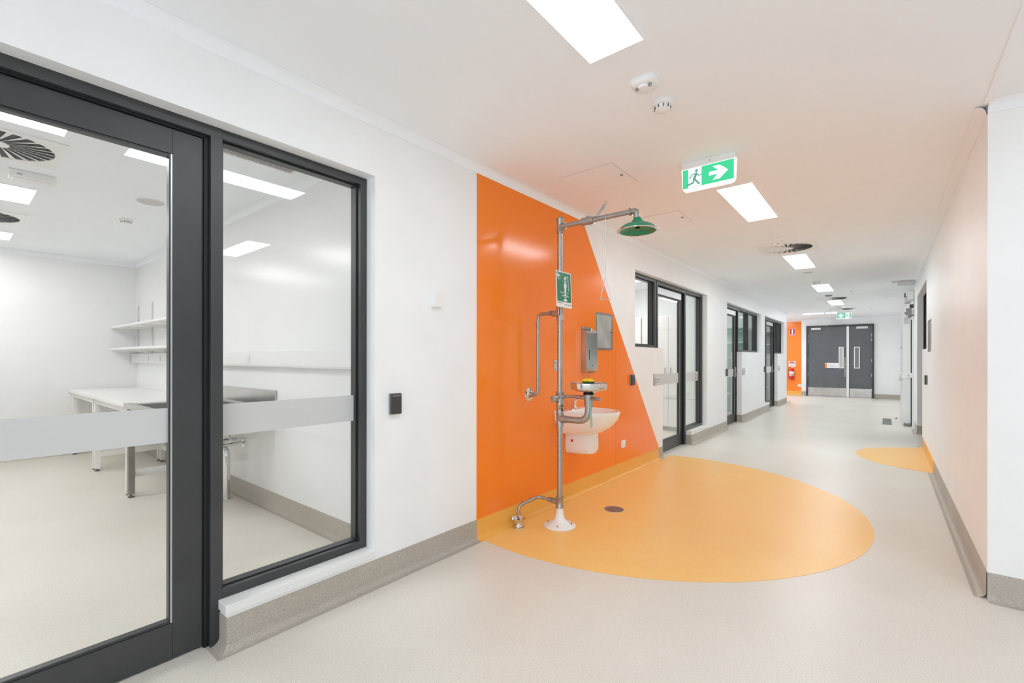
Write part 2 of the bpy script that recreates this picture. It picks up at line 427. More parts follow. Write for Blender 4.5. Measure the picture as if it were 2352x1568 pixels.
# ------------------------------------------------------------------ windows and doors of the left wall
def ring_yz(mb, x0, x1, y0, y1, z0, z1, wd, ws=None, wt=None, wb=None):
    ws = ws or wd; wt = wt or wd; wb = wb or wd
    mb.box(x0, x1, y0, y0+ws, z0, z1); mb.box(x0, x1, y1-ws, y1, z0, z1)
    mb.box(x0, x1, y0+ws, y1-ws, z1-wt, z1); mb.box(x0, x1, y0+ws, y1-ws, z0, z0+wb)
def window(num, y0, y1, z0, z1, mull=(), glassm='glass', film=False, filmtext=None, slim=False):
    mb = MB()
    lw = 0.004 if slim else 0.04
    ring_yz(mb, FX-0.10, FX, y0, y1, z0, z1, 0.040, ws=0.04) if not slim else mb.box(FX-0.10, FX, y1-0.04, y1, z0, z1).box(FX-0.10, FX, y0, y1-0.04, z1-0.04, z1).box(FX-0.10, FX, y0, y1-0.04, z0, z0+0.044)
    for y in mull: mb.box(FX-0.10, FX, y-0.03, y+0.03, z0+0.04, z1-0.04)
    w_ = tag(mb.build('window_%d' % num, 'frame'), kind='structure')
    edges = [y0]+list(mull)+[y1]
    for a, b in zip(edges, edges[1:]):
        ya = a+(lw if a == y0 else 0.03); yb = b-(0.04 if b == y1 else 0.03)
        g = MB(); ring_yz(g, FX-0.085, FX-0.035, ya, yb, z0+0.04, z1-0.04, 0.010)
        g.build('glazing_bead', 'frame', w_)
        k = MB(); ring_yz(k, FX-0.034, FX-0.030, ya, yb, z0+0.04, z1-0.04, 0.004)
        k.build('seal', 'gasket', w_)
        gl = MB().box(FX-0.064, FX-0.058, ya+0.008, yb-0.008, z0+0.046, z1-0.046).build('pane', glassm, w_)
        if film and a == edges[0]:
            f = MB().box(FX-0.0565, FX-0.0555, ya+0.010, yb-0.002, 0.965, 1.118).build('frosted_band', 'film', w_)
            if filmtext:
                m_ = face_mtx((FX-0.0545, yb-0.165, 0.99), (0, 1, 0), (0, 0, 1))
                text_mesh('numeral', filmtext, 0.145, 'blacktext', w_, m_, extr=0.0004)
    return w_
def door(num, y0, y1, z1=2.36, stile=0.115, top=0.11, bot=0.155, handle=False, closer=False, far_only=False):
    """glazed aluminium door: door frame (root), leaf, pane, band"""
    mb = MB()
    mb.box(FX-0.10, FX, y1+0.022, y1+0.07, 0, 2.415)           # mullion post beside the leaf
    mb.box(FX-0.10, FX, y0-0.06, y0-0.01, 0, 2.415)
    mb.box(FX-0.10, FX, y0-0.01, y1+0.022, z1+0.012, 2.415)
    root = tag(mb.build('door_%d' % num, 'frame'), kind='structure')
    st = MB()
    st.box(FX-0.075, FX-0.022, y1+0.002, y1+0.022, 0, z1+0.012).box(FX-0.075, FX-0.022, y0-0.01, y1+0.002, z1+0.002, z1+0.012)
    st.build('door_stop', 'gasket', root)
    lf = MB(); lx0, lx1 = FX-0.085, FX-0.035
    ring_yz(lf, lx0, lx1, y0, y1, 0.008, z1, stile, ws=stile, wt=top, wb=bot)
    leaf = lf.build('door_leaf', 'frame', root)
    for za, zb in ((z1-top, z1-0.001), (0.01, bot)):
        MB().box(lx1, lx1+0.0006, y1-stile-0.0009, y1-stile+0.0009, za, zb).build('corner_joint', 'gasket', leaf)
    bd = MB(); ring_yz(bd, lx0+0.008, lx1-0.008, y0+stile, y1-stile, bot+0.008, z1-top, 0.012)
    bd.build('glazing_bead', 'frame', leaf)
    MB().box(lx0+0.022, lx0+0.028, y0+stile+0.01, y1-stile-0.01, bot+0.016, z1-top-0.01).build('pane', 'glass', leaf)
    MB().box(lx0+0.0285, lx0+0.0295, y0+stile+0.012, y1-stile-0.002, 0.965, 1.118).build('frosted_band', 'film', leaf)
    MB().box(lx1-0.006, lx1-0.003, y1-stile-0.007, y1-stile, bot+0.01, z1-top-0.002).build('pane_edge', 'satin', leaf)
    if closer:
        MB().box(lx1, lx1+0.020, y0+0.02, y1-stile-0.01, z1-top+0.004, z1-0.012, bev=0.003).build('door_closer', 'satin', root)
    if handle:
        h = MB().box(lx1, lx1+0.010, y1-0.085, y1-0.035, 0.94, 1.16, bev=0.003).build('handle_plate', 'satin', leaf)
        MB().tube([(lx1+0.008, y1-0.06, 1.0)]+elbow((lx1+0.008, y1-0.06, 1.0), (lx1+0.055, y1-0.06, 1.0), (lx1+0.055, y1-0.19, 1.0), 0.02)+[(lx1+0.055, y1-0.19, 1.0)], 0.010, 12).build('lever', 'satin', h, smooth=True)
    return root
door(1, -0.44, 0.752, z1=2.355)
window(1, 0.823, 1.595, 0.208, 2.413, film=True, slim=True)
window(2, 5.245, 6.09, 1.48, 2.413)
door(2, 6.18, 7.23, z1=2.34, stile=0.085, closer=True)
window(3, 7.303, 8.145, 0.208, 2.413, glassm='greenishglass', film=True, filmtext='21', slim=True)
door(3, 9.50, 10.56, z1=2.34, stile=0.085, handle=True, closer=True)
window(4, 10.635, 12.46, 1.48, 2.413, mull=(11.55,), glassm='greenishglass', slim=True)
window(5, 12.97, 13.53, 0.208, 2.413)
door(4, 13.62, 14.70, z1=2.34, stile=0.085, handle=True, closer=True)
window(6, 14.775, 15.82, 1.48, 2.413, mull=(15.32,), slim=True)
# joint line of the near door leaf where rail and stile meet, and small screws in the head
# right wall opening: dark door set back in the reveal
M['rightdoor'] = mat('matt_black_door', rgb(40, 38, 39), 0.85, spec=0.08)
rd = MB()
rd.box(XR+0.085, XR+0.185, 8.53, 8.58, 1.48, 2.44).box(XR+0.085, XR+0.185, 8.58, 10.88, 2.39, 2.44)
rd.box(XR+0.085, XR+0.185, 8.58, 9.44, 1.48, 1.53).box(XR+0.085, XR+0.185, 9.44, 9.50, 0, 2.39).box(XR+0.085, XR+0.185, 10.83, 10.88, 0, 2.39)
rdo = tag(rd.build('door_5', 'rightdoor'), kind='structure')
MB().box(XR+0.095, XR+0.15, 9.50, 10.83, 0.01, 2.39).build('door_leaf', 'rightdoor', rdo)
MB().box(XR+0.095, XR+0.15, 8.58, 9.44, 1.53, 2.39).build('fixed_panel', 'rightdoor', rdo)

# ------------------------------------------------------------------ far double door
fd = MB()
fd.box(-2.215, -2.165, 19.66, 19.80, 0, 2.515).box(-0.335, -0.285, 19.66, 19.80, 0, 2.515).box(-2.165, -0.335, 19.66, 19.80, 2.46, 2.515)
fdo = tag(fd.build('door_6', 'frame'), kind='structure')
Yd = 19.70
def holed_leaf(x0, x1, hx0, hx1, hz0, hz1, nm):
    mb = MB(); a, b = Yd, Yd+0.045; z0, z1 = 0.008, 2.46
    mb.box(x0, hx0, a, b, z0, z1).box(hx1, x1, a, b, z0, z1).box(hx0, hx1, a, b, z0, hz0).box(hx0, hx1, a, b, hz1, z1)
    return mb.build(nm, 'doorgrey', fdo)
lA = holed_leaf(-2.165, -1.035, -1.23, -1.14, 1.03, 1.72, 'door_leaf')
lB = holed_leaf(-0.965, -0.335, -0.80, -0.69, 1.03, 1.72, 'door_leaf')
def ring_xz(mb, y0, y1, x0, x1, z0, z1, wd):
    mb.box(x0, x0+wd, y0, y1, z0, z1).box(x1-wd, x1, y0, y1, z0, z1).box(x0+wd, x1-wd, y0, y1, z1-wd, z1).box(x0+wd, x1-wd, y0, y1, z0, z0+wd)
    return mb
for lf, x0, x1 in ((lA, -1.255, -1.115), (lB, -0.825, -0.665)):
    ring_xz(MB(), Yd-0.012, Yd, x0, x1, 1.005, 1.745, 0.025).build('vision_frame', 'white', lf)
MB().box(-1.232, -1.138, Yd+0.015, Yd+0.022, 1.028, 1.722).build('vision_pane', 'vinylgrey', lA)
MB().box(-0.802, -0.688, Yd+0.015, Yd+0.022, 1.028, 1.722).build('vision_pane', 'greyglaze', lB)
for lf, x0, x1 in ((lA, -2.16, -1.035), (lB, -0.955, -0.34)):
    MB().box(x0+0.003, x1-0.003, Yd-0.003, Yd, 0.014, 0.31).build('kick_plate', 'steel', lf)
MB().box(-1.035, -0.965, Yd-0.02, Yd, 0.01, 2.46).build('meeting_stile', 'whitepaint', fdo)
sg = MB().box(-1.655, -1.255, Yd-0.006, Yd-0.001, 1.012, 1.19).build('door_sign', 'signwhite', lA)
MB().box(-1.655, -1.60, Yd-0.008, Yd-0.006, 1.014, 1.188).build('orange_end', 'orange', sg)
MB().cyl((-1.628, Yd-0.009, 1.155), (-1.628, Yd-0.008, 1.155), 0.016).build('pictogram', 'signwhite', sg)
MB().box(-1.575, -1.37, Yd-0.0065, Yd-0.006, 1.083, 1.088).box(-1.49, -1.38, Yd-0.0065, Yd-0.006, 1.067, 1.072).build('lettering', 'greytext', sg)
hb = MB(); hb.tube([(-1.075, Yd-0.055, 0.70), (-1.075, Yd-0.055, 1.385)], 0.015, 14)
hb.cyl((-1.075, Yd-0.055, 0.78), (-1.075, Yd, 0.78), 0.009).cyl((-1.075, Yd-0.055, 1.31), (-1.075, Yd, 1.31), 0.009)
hb.build('pull_handle', 'steel', lA, smooth=True)
for lf, x0, x1 in ((lA, -2.06, -1.77), (lB, -0.76, -0.44)):
    MB().box(x0, x1, Yd-0.055, Yd-0.002, 2.365, 2.44, bev=0.004).build('door_closer', 'satin', lf)
    MB().box((x0+x1)/2-0.012, (x0+x1)/2+0.012, Yd-0.035, Yd-0.02, 2.44, 2.462).build('closer_arm', 'satin', lf)
MB().box(-1.55, -1.03, 19.60, 19.66, 2.475, 2.52).build('head_plate', 'dark', fdo)
for x in (-2.158, -0.345):
    for z in (0.28, 0.78, 1.28, 1.98, 2.14):
        MB().cyl((x, Yd-0.008, z-0.05), (x, Yd-0.008, z+0.05), 0.011, n=10).build('hinge', 'satin', fdo)
MB().box(-2.215, -0.285, 19.60, 19.80, 0.0, 0.006).build('threshold', 'satin', fdo)

# ================================================================== CEILING FITTINGS
def light_panel(label, x0, x1, y0, y1, z=H, group=None, drop=0.0):
    pm = 'labpanel' if x0 < XL and y0 < 16 else ('farpanel' if y0 > 7 else 'panel')
    t = thing('ceiling_light', label, 'ceiling light', ((x0+x1)/2, (y0+y1)/2, z), group)
    f = 0.012
    zz = z-0.006-drop
    mb = MB()
    mb.box(x0-f, x0, y0-f, y1+f, zz, z).box(x1, x1+f, y0-f, y1+f, zz, z).box(x0, x1, y0-f, y0, zz, z).box(x0, x1, y1, y1+f, zz, z)
    mb.build('trim_frame', 'ceiling', t)
    MB().box(x0, x1, y0, y1, zz+0.0015, zz+0.003).build('diffuser', pm, t)
    return t
G1 = 'recessed panel lights along the corridor ceiling'
light_panel('largest ceiling light panel, cut off by the top of the picture above the two detectors', -1.10, -0.834, 0.785, 1.951, group=G1)
light_panel('ceiling light panel just behind the near green exit sign', -1.10, -0.834, 4.09, 5.244, group=G1)
light_panel('ceiling light panel just behind the first swirl diffuser', -1.10, -0.834, 7.325, 8.491, group=G1)
light_panel('ceiling light panel between the round speaker and the far diffuser', -1.10, -0.834, 10.574, 11.698, group=G1)
light_panel('smallest ceiling light panel, behind the far dark-vaned diffuser', -1.10, -0.834, 13.656, 14.80, group=G1)
light_panel('thin crosswise light panel in the far bay, left of the other', -2.02, -1.49, 17.15, 17.42, group='crosswise lights at the far end')
light_panel('thin crosswise light panel partly behind the far exit sign', -1.43, -0.90, 17.15, 17.42, group='crosswise lights at the far end')
light_panel('ceiling light panel over the lobby behind the viewer', -1.10, -0.834, -2.5, -1.35)
light_panel('crosswise ceiling light panel in the side lobby', 1.00, 2.10, 2.30, 2.57)
# lab lights
G2 = 'square lab ceiling lights in a row'
light_panel('lab ceiling light panel half hidden by the near door head', -4.08, -3.52, -0.68, 0.48, group=G2)
light_panel('lab ceiling light panel beyond the white emergency fitting', -6.14, -5.58, -0.68, 0.49, group=G2)
light_panel('farthest lab ceiling light panel at the left picture edge', -8.20, -7.72, -0.68, 0.49, group=G2)
light_panel('added ceiling light panel in the room behind the second door', -4.4, -3.8, 4.6, 5.8)  # this and the next three are added to light the rooms behind the glazing
light_panel('added ceiling light panel near the tall white cupboards', -4.1, -3.5, 7.0, 8.1)
light_panel('added ceiling light panel in the room behind the third door', -3.9, -3.3, 10.2, 11.3)
light_panel('added ceiling light panel in the room behind the fourth door', -3.9, -3.3, 13.8, 14.9)
light_panel('added light panel brightening the far end, hidden in the alcove behind the end of the left wall', -3.6, -2.9, 17.6, 18.2)  # unseen panel added to brighten the dim far end
light_panel('added unseen light panel beyond the far double door', -1.4, -1.1, 20.4, 21.3)  # added for a little light spill in the stub behind the doors

def swirl(label, cx, cy, half=0.315, r=0.27, n=24, cat='ceiling diffuser', group='square swirl diffusers in the ceiling'):
    t = thing('swirl_diffuser', label, cat, (cx, cy, H), group)
    z = H-0.008
    pl = MB(); seg = 48
    inner = [pl.bm.verts.new((cx+r*math.cos(2*PI*i/seg), cy+r*math.sin(2*PI*i/seg), z)) for i in range(seg)]
    outer = []
    for i in range(seg):
        a = 2*PI*i/seg; c, s_ = math.cos(a), math.sin(a); k = half/max(abs(c), abs(s_))
        outer.append(pl.bm.verts.new((cx+k*c, cy+k*s_, z)))
    for i in range(seg):
        j = (i+1) % seg; pl.bm.faces.new((inner[i], inner[j], outer[j], outer[i]))
    top = [pl.bm.verts.new(v.co+Vector((0, 0, 0.008))) for v in outer]
    itop = [pl.bm.verts.new(v.co+Vector((0, 0, 0.007))) for v in inner]
    for i in range(seg):
        j = (i+1) % seg
        pl.bm.faces.new((outer[i], outer[j], top[j], top[i])); pl.bm.faces.new((inner[i], inner[j], itop[j], itop[i]))
    pl.build('face_plate', 'white', t)
    MB().cyl((cx, cy, H-0.0012), (cx, cy, H-0.0006), r, n=48).build('back_plate', 'slot', t)
    b = MB(); r0 = 0.055
    for i in range(n):
        a = 2*PI*i/n
        da = 0.42
        p = lambda rr, aa: (cx+rr*math.cos(aa), cy+rr*math.sin(aa))
        w1 = 2*PI/n*0.62
        pts_lo = [p(r0, a), p(r, a+da*0.5)]
        # each vane: a thin sloping blade whose lower edge is on the face plane
        q0 = p(r0, a); q1 = p(r*0.995, a+0.12); q2 = p(r*0.995, a+0.12+w1*0.75); q3 = p(r0, a+w1*0.8)
        vs = [b.bm.verts.new((q0[0], q0[1], z)), b.bm.verts.new((q1[0], q1[1], z)),
              b.bm.verts.new((q2[0], q2[1], H-0.0015)), b.bm.verts.new((q3[0], q3[1], H-0.0015))]
        b.bm.faces.new(vs)
        vs2 = [b.bm.verts.new(v.co+Vector((0, 0, 0.0006))) for v in vs]; b.bm.faces.new(vs2[::-1])
    b.cyl((cx, cy, z-0.0005), (cx, cy, H-0.001), r0+0.008, n=24)
    b.build('vanes', 'white', t)
    return t
swirl('swirl diffuser in the corridor ceiling beside the motion sensor', -0.972, 6.83, half=0.32)
swirl('distant swirl diffuser in the corridor just before the smallest light panel', -0.962, 13.2, half=0.30)
swirl('most distant swirl diffuser, above the far exit sign', -0.96, 16.2, half=0.30)
swirl('large swirl diffuser in the lab ceiling at the left picture edge', -4.555, 0.21, half=0.315, r=0.28)
swirl('smaller-looking swirl diffuser deeper in the lab ceiling', -6.95, 0.21, half=0.315, r=0.28)

# smoke detectors
def smoke(label, x, y):
    t = thing('smoke_detector', label, 'smoke detector', (x, y, H), 'round smoke detectors on the ceilings')
    MB().ring([(0.0, 0), (0.058, 0), (0.060, -0.010), (0.054, -0.022), (0.0, -0.022)], (x, y, H), n=28).build('base', 'white', t, smooth=True)
    MB().ring([(0.044, -0.022), (0.040, -0.044), (0.030, -0.050), (0.0, -0.052)], (x, y, H), n=28).build('sensor_cap', 'white', t, smooth=True)
    for i in range(10):
        v = MB()
        a = 2*PI*i/10+0.15; c, s_ = math.cos(a), math.sin(a)
        m_ = Matrix.Translation((x+0.0425*c, y+0.0425*s_, H-0.032)) @ Matrix.Rotation(a, 4, 'Z')
        v.box(-0.002, 0.0022, -0.0022, 0.0022, -0.008, 0.008, mtx=m_)
        v.build('vent_slot', 'dark', t)
    return t
smoke('round white smoke detector beside the twin-eyed sensor', -0.96, 2.51)
smoke('tiny round smoke detector before the fourth corridor light', -0.975, 10.1)
smoke('round smoke detector on the lab ceiling seen through the near door', -6.04, 1.17)
smoke('round detector just before the far exit sign', -0.97, 15.35)
# twin eyed detector near the first light
t = thing('presence_sensor', 'rounded square white sensor with two grey eyes beside the smoke detector', 'sensor', (-0.96, 2.27, H))
pts = []
for i in range(40):
    a = 2*PI*i/40; c_, s_ = math.cos(a), math.sin(a); k = 0.070/((abs(c_)**4+abs(s_)**4)**0.25); pts.append((k*c_, k*s_))
hb_ = MB(); rws = [[hb_.bm.verts.new((-0.96+a*q, 2.27+b*q, H-z_)) for a, b in pts] for q, z_ in ((1.0, 0.0), (1.0, 0.008), (0.95, 0.018), (0.80, 0.026), (0.55, 0.030))]
for r0_, r1_ in zip(rws, rws[1:]):
    for i in range(40): hb_.bm.faces.new((r0_[i], r0_[(i+1) % 40], r1_[(i+1) % 40], r1_[i]))
hb_.bm.faces.new(rws[-1]); hb_.build('housing', 'white', t, smooth=True)
MB().ring([(0.046, -0.024), (0.038, -0.038), (0.0, -0.042)], (-0.96, 2.27, H), n=24).build('dome', 'white', t, smooth=True)
for dx, dy in ((-0.030, -0.020), (0.034, -0.022)):
    MB().cyl((-0.96+dx, 2.27+dy, H-0.030), (-0.96+dx*1.1, 2.27+dy*1.35, H-0.0385), 0.010, n=16).build('lens', 'lens', t)
# motion sensor near diffuser
t = thing('motion_sensor', 'white box-shaped motion sensor hanging just before the first swirl diffuser', 'sensor', (-0.98, 6.22, H))
MB().box(-1.055, -0.905, 6.15, 6.29, H-0.045, H, bev=0.004).build('housing', 'white', t)
MB().ring([(0.06, -0.045), (0.052, -0.075), (0.03, -0.088), (0, -0.09)], (-0.98, 6.22, H), n=24).build('dome', 'white', t, smooth=True)
MB().box(-0.995, -0.965, 6.163, 6.166, H-0.075, H-0.070).build('indicator', 'lens', t)
def disc_speaker(label, x, y, r):
    t = thing('ceiling_speaker', label, 'speaker', (x, y, H), 'flush round ceiling speakers')
    MB().ring([(r+0.012, 0), (r+0.010, -0.005), (r, -0.005)], (x, y, H), n=32).build('rim', 'white', t, smooth=True)
    MB().cyl((x, y, H-0.0035), (x, y, H-0.0005), r, n=32).build('grille', 'satin' if False else mat('speaker_mesh', rgb(205, 205, 205), 0.6), t)
disc_speaker('small flush round speaker just behind the third corridor light', -0.985, 8.94, 0.07)
disc_speaker('flush round speaker in the lab ceiling near the long narrow light', -5.19, 1.18, 0.10)
# access panels
def hatch(label, x0, x1, y0, y1, lx, ly):
    t = thing('access_hatch', label, 'access panel', ((x0+x1)/2, (y0+y1)/2, H), 'flush access hatches in the ceiling')
    mb = MB(); gmat = mat('hatch_gap', rgb(176, 176, 176), 0.7)
    wd = 0.003
    mb.box(x0, x0+wd, y0, y1, H-0.0012, H).box(x1-wd, x1, y0, y1, H-0.0012, H).box(x0+wd, x1-wd, y0, y0+wd, H-0.0012, H).box(x0+wd, x1-wd, y1-wd, y1, H-0.0012, H)
    mb.build('gap', gmat, t)
    MB().box(x0+wd, x1-wd, y0+wd, y1-wd, H-0.002, H).build('panel', 'ceiling', t)
    MB().cyl((lx, ly, H-0.008), (lx, ly, H-0.002), 0.012, n=16).cyl((lx, ly, H-0.011), (lx, ly, H-0.008), 0.006, n=10).build('lock', 'lens', t)
hatch('flush ceiling access hatch with a keyed lock above the shower head', -2.00, -1.54, 3.05, 3.50, -1.58, 3.29)
hatch('second flush ceiling hatch farther along, level with the second light panel', -2.00, -1.54, 4.43, 4.86, -1.58, 4.66)
def sprinkler(label, x, y):
    t = thing('sprinkler_head', label, 'sprinkler', (x, y, H), 'small sprinkler heads in the far ceiling')
    MB().cyl((x, y, H-0.006), (x, y, H), 0.026, n=18).build('escutcheon', 'satin', t)
    MB().cyl((x, y, H-0.014), (x, y, H-0.004), 0.008, n=10).cyl((x, y, H-0.016), (x, y, H-0.014), 0.012, n=14).build('deflector', 'satin', t)
sprinkler('small sprinkler beside the fourth light panel on its right', -0.55, 12.0)
sprinkler('small sprinkler in the ceiling nearer the right wall', 0.02, 13.6)
sprinkler('small sprinkler right of the far exit sign', -0.30, 16.6)
# motion disc over far diffuser
t = thing('motion_sensor', 'flat grey round sensor just before the distant diffuser', 'sensor', (-0.98, 12.45, H))
MB().ring([(0.0, -0.001), (0.07, 0), (0.07, -0.018), (0.05, -0.03), (0, -0.032)], (-0.98, 12.45, H), n=24).build('housing', 'lens', t, smooth=True)
# emergency fitting on the lab ceiling
t = thing('emergency_light', 'white surface-mounted emergency light bar on the lab ceiling beside the large swirl diffuser', 'emergency light', (-5.13, 0.425, H))
MB().box(-5.19, -5.07, 0.30, 0.555, H-0.055, H, bev=0.008).build('housing', 'white', t)
MB().box(-5.175, -5.085, 0.32, 0.535, H-0.062, H-0.055, bev=0.003).build('cover', 'white', t)
MB().box(-5.072, -5.066, 0.34, 0.37, H-0.035, H-0.030).build('indicator', 'lens', t)
# light box by the right wall
t = thing('emergency_light', 'white box light high against the right wall above the coolroom door', 'emergency light', (0.30, 11.05, H))
MB().box(0.18, 0.42, 10.96, 11.14, H-0.075, H-0.012, bev=0.004).build('housing', 'satin', t)
MB().box(0.10, 0.42, 10.94, 11.16, H-0.012, H).build('mounting_plate', 'satin', t)
# return air grille in the lab
t = thing('return_air_grille', 'slatted return air grille in the lab ceiling above the near window', 'ceiling grille', (-3.25, 1.40, H))
mb = MB(); gx0, gx1, gy0, gy1 = -3.56, -2.98, 1.10, 1.69
mb.box(gx0, gx0+0.025, gy0, gy1, H-0.008, H).box(gx1-0.025, gx1, gy0, gy1, H-0.008, H).box(gx0+0.025, gx1-0.025, gy0, gy0+0.025, H-0.008, H).box(gx0+0.025, gx1-0.025, gy1-0.025, gy1, H-0.008, H)
mb.build('grille_frame', 'white', t)
MB().box(gx0+0.02, gx1-0.02, gy0+0.02, gy1-0.02, H-0.0012, H-0.0005).build('backing', mat('grille_backing', rgb(128, 129, 129), 0.7), t)
mb = MB()
k = 46
for i in range(k):
    y = gy0+0.03+(gy1-gy0-0.06)*i/(k-1)
    m_ = Matrix.Translation((0, y, H-0.006)) @ Matrix.Rotation(0.5, 4, 'X')
    mb.box(gx0+0.02, gx1-0.02, -0.0045, 0.0045, -0.0008, 0.0008, mtx=m_)
mb.build('blades', 'white', t)

# ------------------------------------------------------------------ exit signs
def P2(pts, ox, oz, sx, sz, y): return [(ox+a*sx, y, oz+b*sz) for a, b in pts]
def stroke(mb, pts, wd, ox, oz, sx, sz, y, th):
    for (a, b), (c, d) in zip(pts, pts[1:]):
        p = Vector((ox+a*sx, 0, oz+b*sz)); q = Vector((ox+c*sx, 0, oz+d*sz)); dr = (q-p).normalized()
        nr = Vector((-dr.z, 0, dr.x))*wd/2
        p2 = p-dr*wd*0.3; q2 = q+dr*wd*0.3
        mb.prism([(v.x, y, v.z) for v in (p2+nr, q2+nr, q2-nr, p2-nr)], (0, th, 0))
def exit_sign(label, cx, y, wd, z0, z1, flip, green):
    t = thing('exit_sign', label, 'exit sign', (cx, y, H), 'green running man exit signs')
    x0, x1 = cx-wd/2, cx+wd/2
    MB().box(x0+0.002, x1-0.002, y-0.005, y+0.075, H-0.045, H, bev=0.004).build('housing', 'white', t)
    # blade with rounded lower corners
    r = 0.03; pts = [(x0, H-0.045), (x1, H-0.045)]
    for i in range(7):
        a = PI/2*i/6; pts.append((x1-0.006-r+r*math.cos(a), z0+r-r*math.sin(a)))
    for i in range(7):
        a = PI/2*i/6; pts.append((x0+0.006+r-r*math.sin(a), z0+r-r*math.cos(a)))
    MB().prism([(a, y, b) for a, b in pts], (0, 0.035, 0)).build('diffuser_body', 'exitwhite', t)
    gx0, gx1, gz0, gz1 = x0+0.012, x1-0.014, z0+0.022, H-0.052
    if flip: pass
    W, Hh = gx1-gx0, gz1-gz0
    pn = MB().box(gx0, gx1, y-0.004, y, gz0, gz1).build('legend_panel', green, t)
    yy = y-0.0062; th = 0.002
    mx = (lambda u: gx0+(1-u)*W) if flip else (lambda u: gx0+u*W)
    def quad(u0, u1, v0, v1, mb):
        a, b = sorted((mx(u0), mx(u1))); mb.box(a, b, yy+0.0005, yy+th, gz0+v0*Hh, gz0+v1*Hh)
    dm = MB(); quad(0.115, 0.385, 0.0, 1.0, dm); dm.build('doorway', 'exitwhite', t)
    ar = MB()
    A = [(0.53, 0.60), (0.70, 0.60), (0.60, 0.86), (0.74, 0.86), (0.90, 0.50), (0.74, 0.14), (0.60, 0.14), (0.70, 0.40), (0.53, 0.40)]
    ar.prism([(mx(a), yy, gz0+b*Hh) for a, b in (A if not flip else A[::-1])], (0, th, 0))
    ar.build('arrow', 'exitwhite', t)
    mn = MB(); sx = (-W if flip else W); ox = gx0+(W if flip else 0)
    y3 = yy-0.0006
    hd = [(0.285+0.028*math.cos(2*PI*i/16)*1.0, 0.84+0.028*W/Hh*math.sin(2*PI*i/16)) for i in range(16)]
    mn.prism([(ox+a*sx, y3, gz0+b*Hh) for a, b in hd], (0, 0.0006, 0))
    st = lambda pts, wd_: stroke(mn, pts, wd_, ox, gz0, sx, Hh, y3, 0.0006)
    st([(0.285, 0.70), (0.235, 0.42)], W*0.05)
    st([(0.28, 0.70), (0.19, 0.66), (0.15, 0.48)], W*0.018)
    st([(0.285, 0.69), (0.325, 0.55), (0.385, 0.58)], W*0.018)
    st([(0.235, 0.42), (0.215, 0.22), (0.10, 0.14)], W*0.032)
    st([(0.24, 0.42), (0.335, 0.12)], W*0.034)
    mn.build('running_figure', green if flip else 'exitdark', t)
    MB().cyl((cx-0.015*(-1), y-0.0065, H-0.022), (cx+0.015, y-0.004, H-0.022), 0.004, n=10).build('test_button', 'lens', t)
    return t
exit_sign('illuminated green exit sign with a running man and right arrow, nearest the viewer', -0.975, 3.40, 0.37, 2.553, H, False, 'exitgreen')
exit_sign('small distant exit sign with a left arrow in front of the double doors', -0.955, 17.0, 0.37, 2.535, H, True, 'exitfar')

# ================================================================== SAFETY SHOWER AND EYEWASH
PXs, PYs = -2.02, 3.10
sh = thing('safety_shower', 'tall galvanised pipe safety shower with green head and eyewash, standing on the orange floor', 'safety shower', (PXs, PYs, 0))
MB().ring([(0.0, 0.0), (0.125, 0.0), (0.127, 0.008), (0.110, 0.018), (0.075, 0.030), (0.045, 0.055), (0.032, 0.09), (0.028, 0.145), (0.0, 0.145)], (PXs, PYs, 0), n=36).build('floor_flange', 'whitepaint', sh, smooth=True)
for a in (0.4, 1.97, 3.54, 5.11):
    fb = MB(); fb.cyl((PXs+0.095*math.cos(a), PYs+0.095*math.sin(a), 0.018), (PXs+0.095*math.cos(a), PYs+0.095*math.sin(a), 0.034), 0.008, n=6)
    fb.build('anchor_bolt', 'steel', sh)
r = 0.0215
MB().cyl((PXs, PYs, 0.14), (PXs, PYs, 2.44), r, n=24).build('upright_pipe', 'galv', sh, smooth=True)
def collar(zs, z1, rr=0.0275):
    mb = MB()
    mb.ring([(0.02, zs), (rr+0.003, zs), (rr+0.003, zs+0.012), (rr, zs+0.016), (rr, z1-0.016), (rr+0.003, z1-0.012), (rr+0.003, z1), (0.02, z1)], (PXs, PYs, 0), n=24)
    return mb
mb = collar(0.145, 0.235); mb.cyl((PXs-0.015, PYs, 0.19), (PXs-0.055, PYs, 0.19), 0.026, 0.024)
mb.build('lower_tee', 'galv', sh, smooth=True)
mb = collar(0.795, 0.90); mb.cyl((PXs+0.01, PYs, 0.857), (PXs+0.055, PYs, 0.857), 0.031, 0.031)
mb.build('waste_tee', 'galv', sh, smooth=True)
mb = collar(0.905, 0.955, 0.026); mb.cyl((PXs, PYs, 0.955), (PXs, PYs, 1.0), 0.0255, 0.03); mb.build('reducer', 'galv', sh, smooth=True)
mb = collar(0.975, 1.075, 0.031)
mb.cyl((PXs, PYs, 1.03), (PXs-0.01, PYs-0.075, 1.02), 0.022, 0.020).cyl((PXs+0.01, PYs, 1.035), (PXs+0.05, PYs, 1.035), 0.02, 0.02)
mb.ring([(0.0, 0), (0.020, 0), (0.026, 0.006), (0.026, 0.020), (0.020, 0.024), (0, 0.024)], (PXs-0.012, PYs-0.085, 1.02), axis='Y', n=24)
mb.build('supply_valve_body', 'galv', sh, smooth=True)
MB().box(PXs+0.022, PXs+0.026, PYs-0.014, PYs+0.006, 0.905, 0.975).build('black_tag', 'black', sh)
mb = collar(1.645, 1.76, 0.027); mb.cyl((PXs-0.01, PYs, 1.70), (PXs-0.065, PYs, 1.70), 0.030, 0.024)
mb.build('upper_tee', 'galv', sh, smooth=True)
lb = MB().box(PXs+0.004, PXs+0.020, PYs-0.0295, PYs-0.0285, 1.683, 1.742)
lb.build('red_tag', 'red', sh)
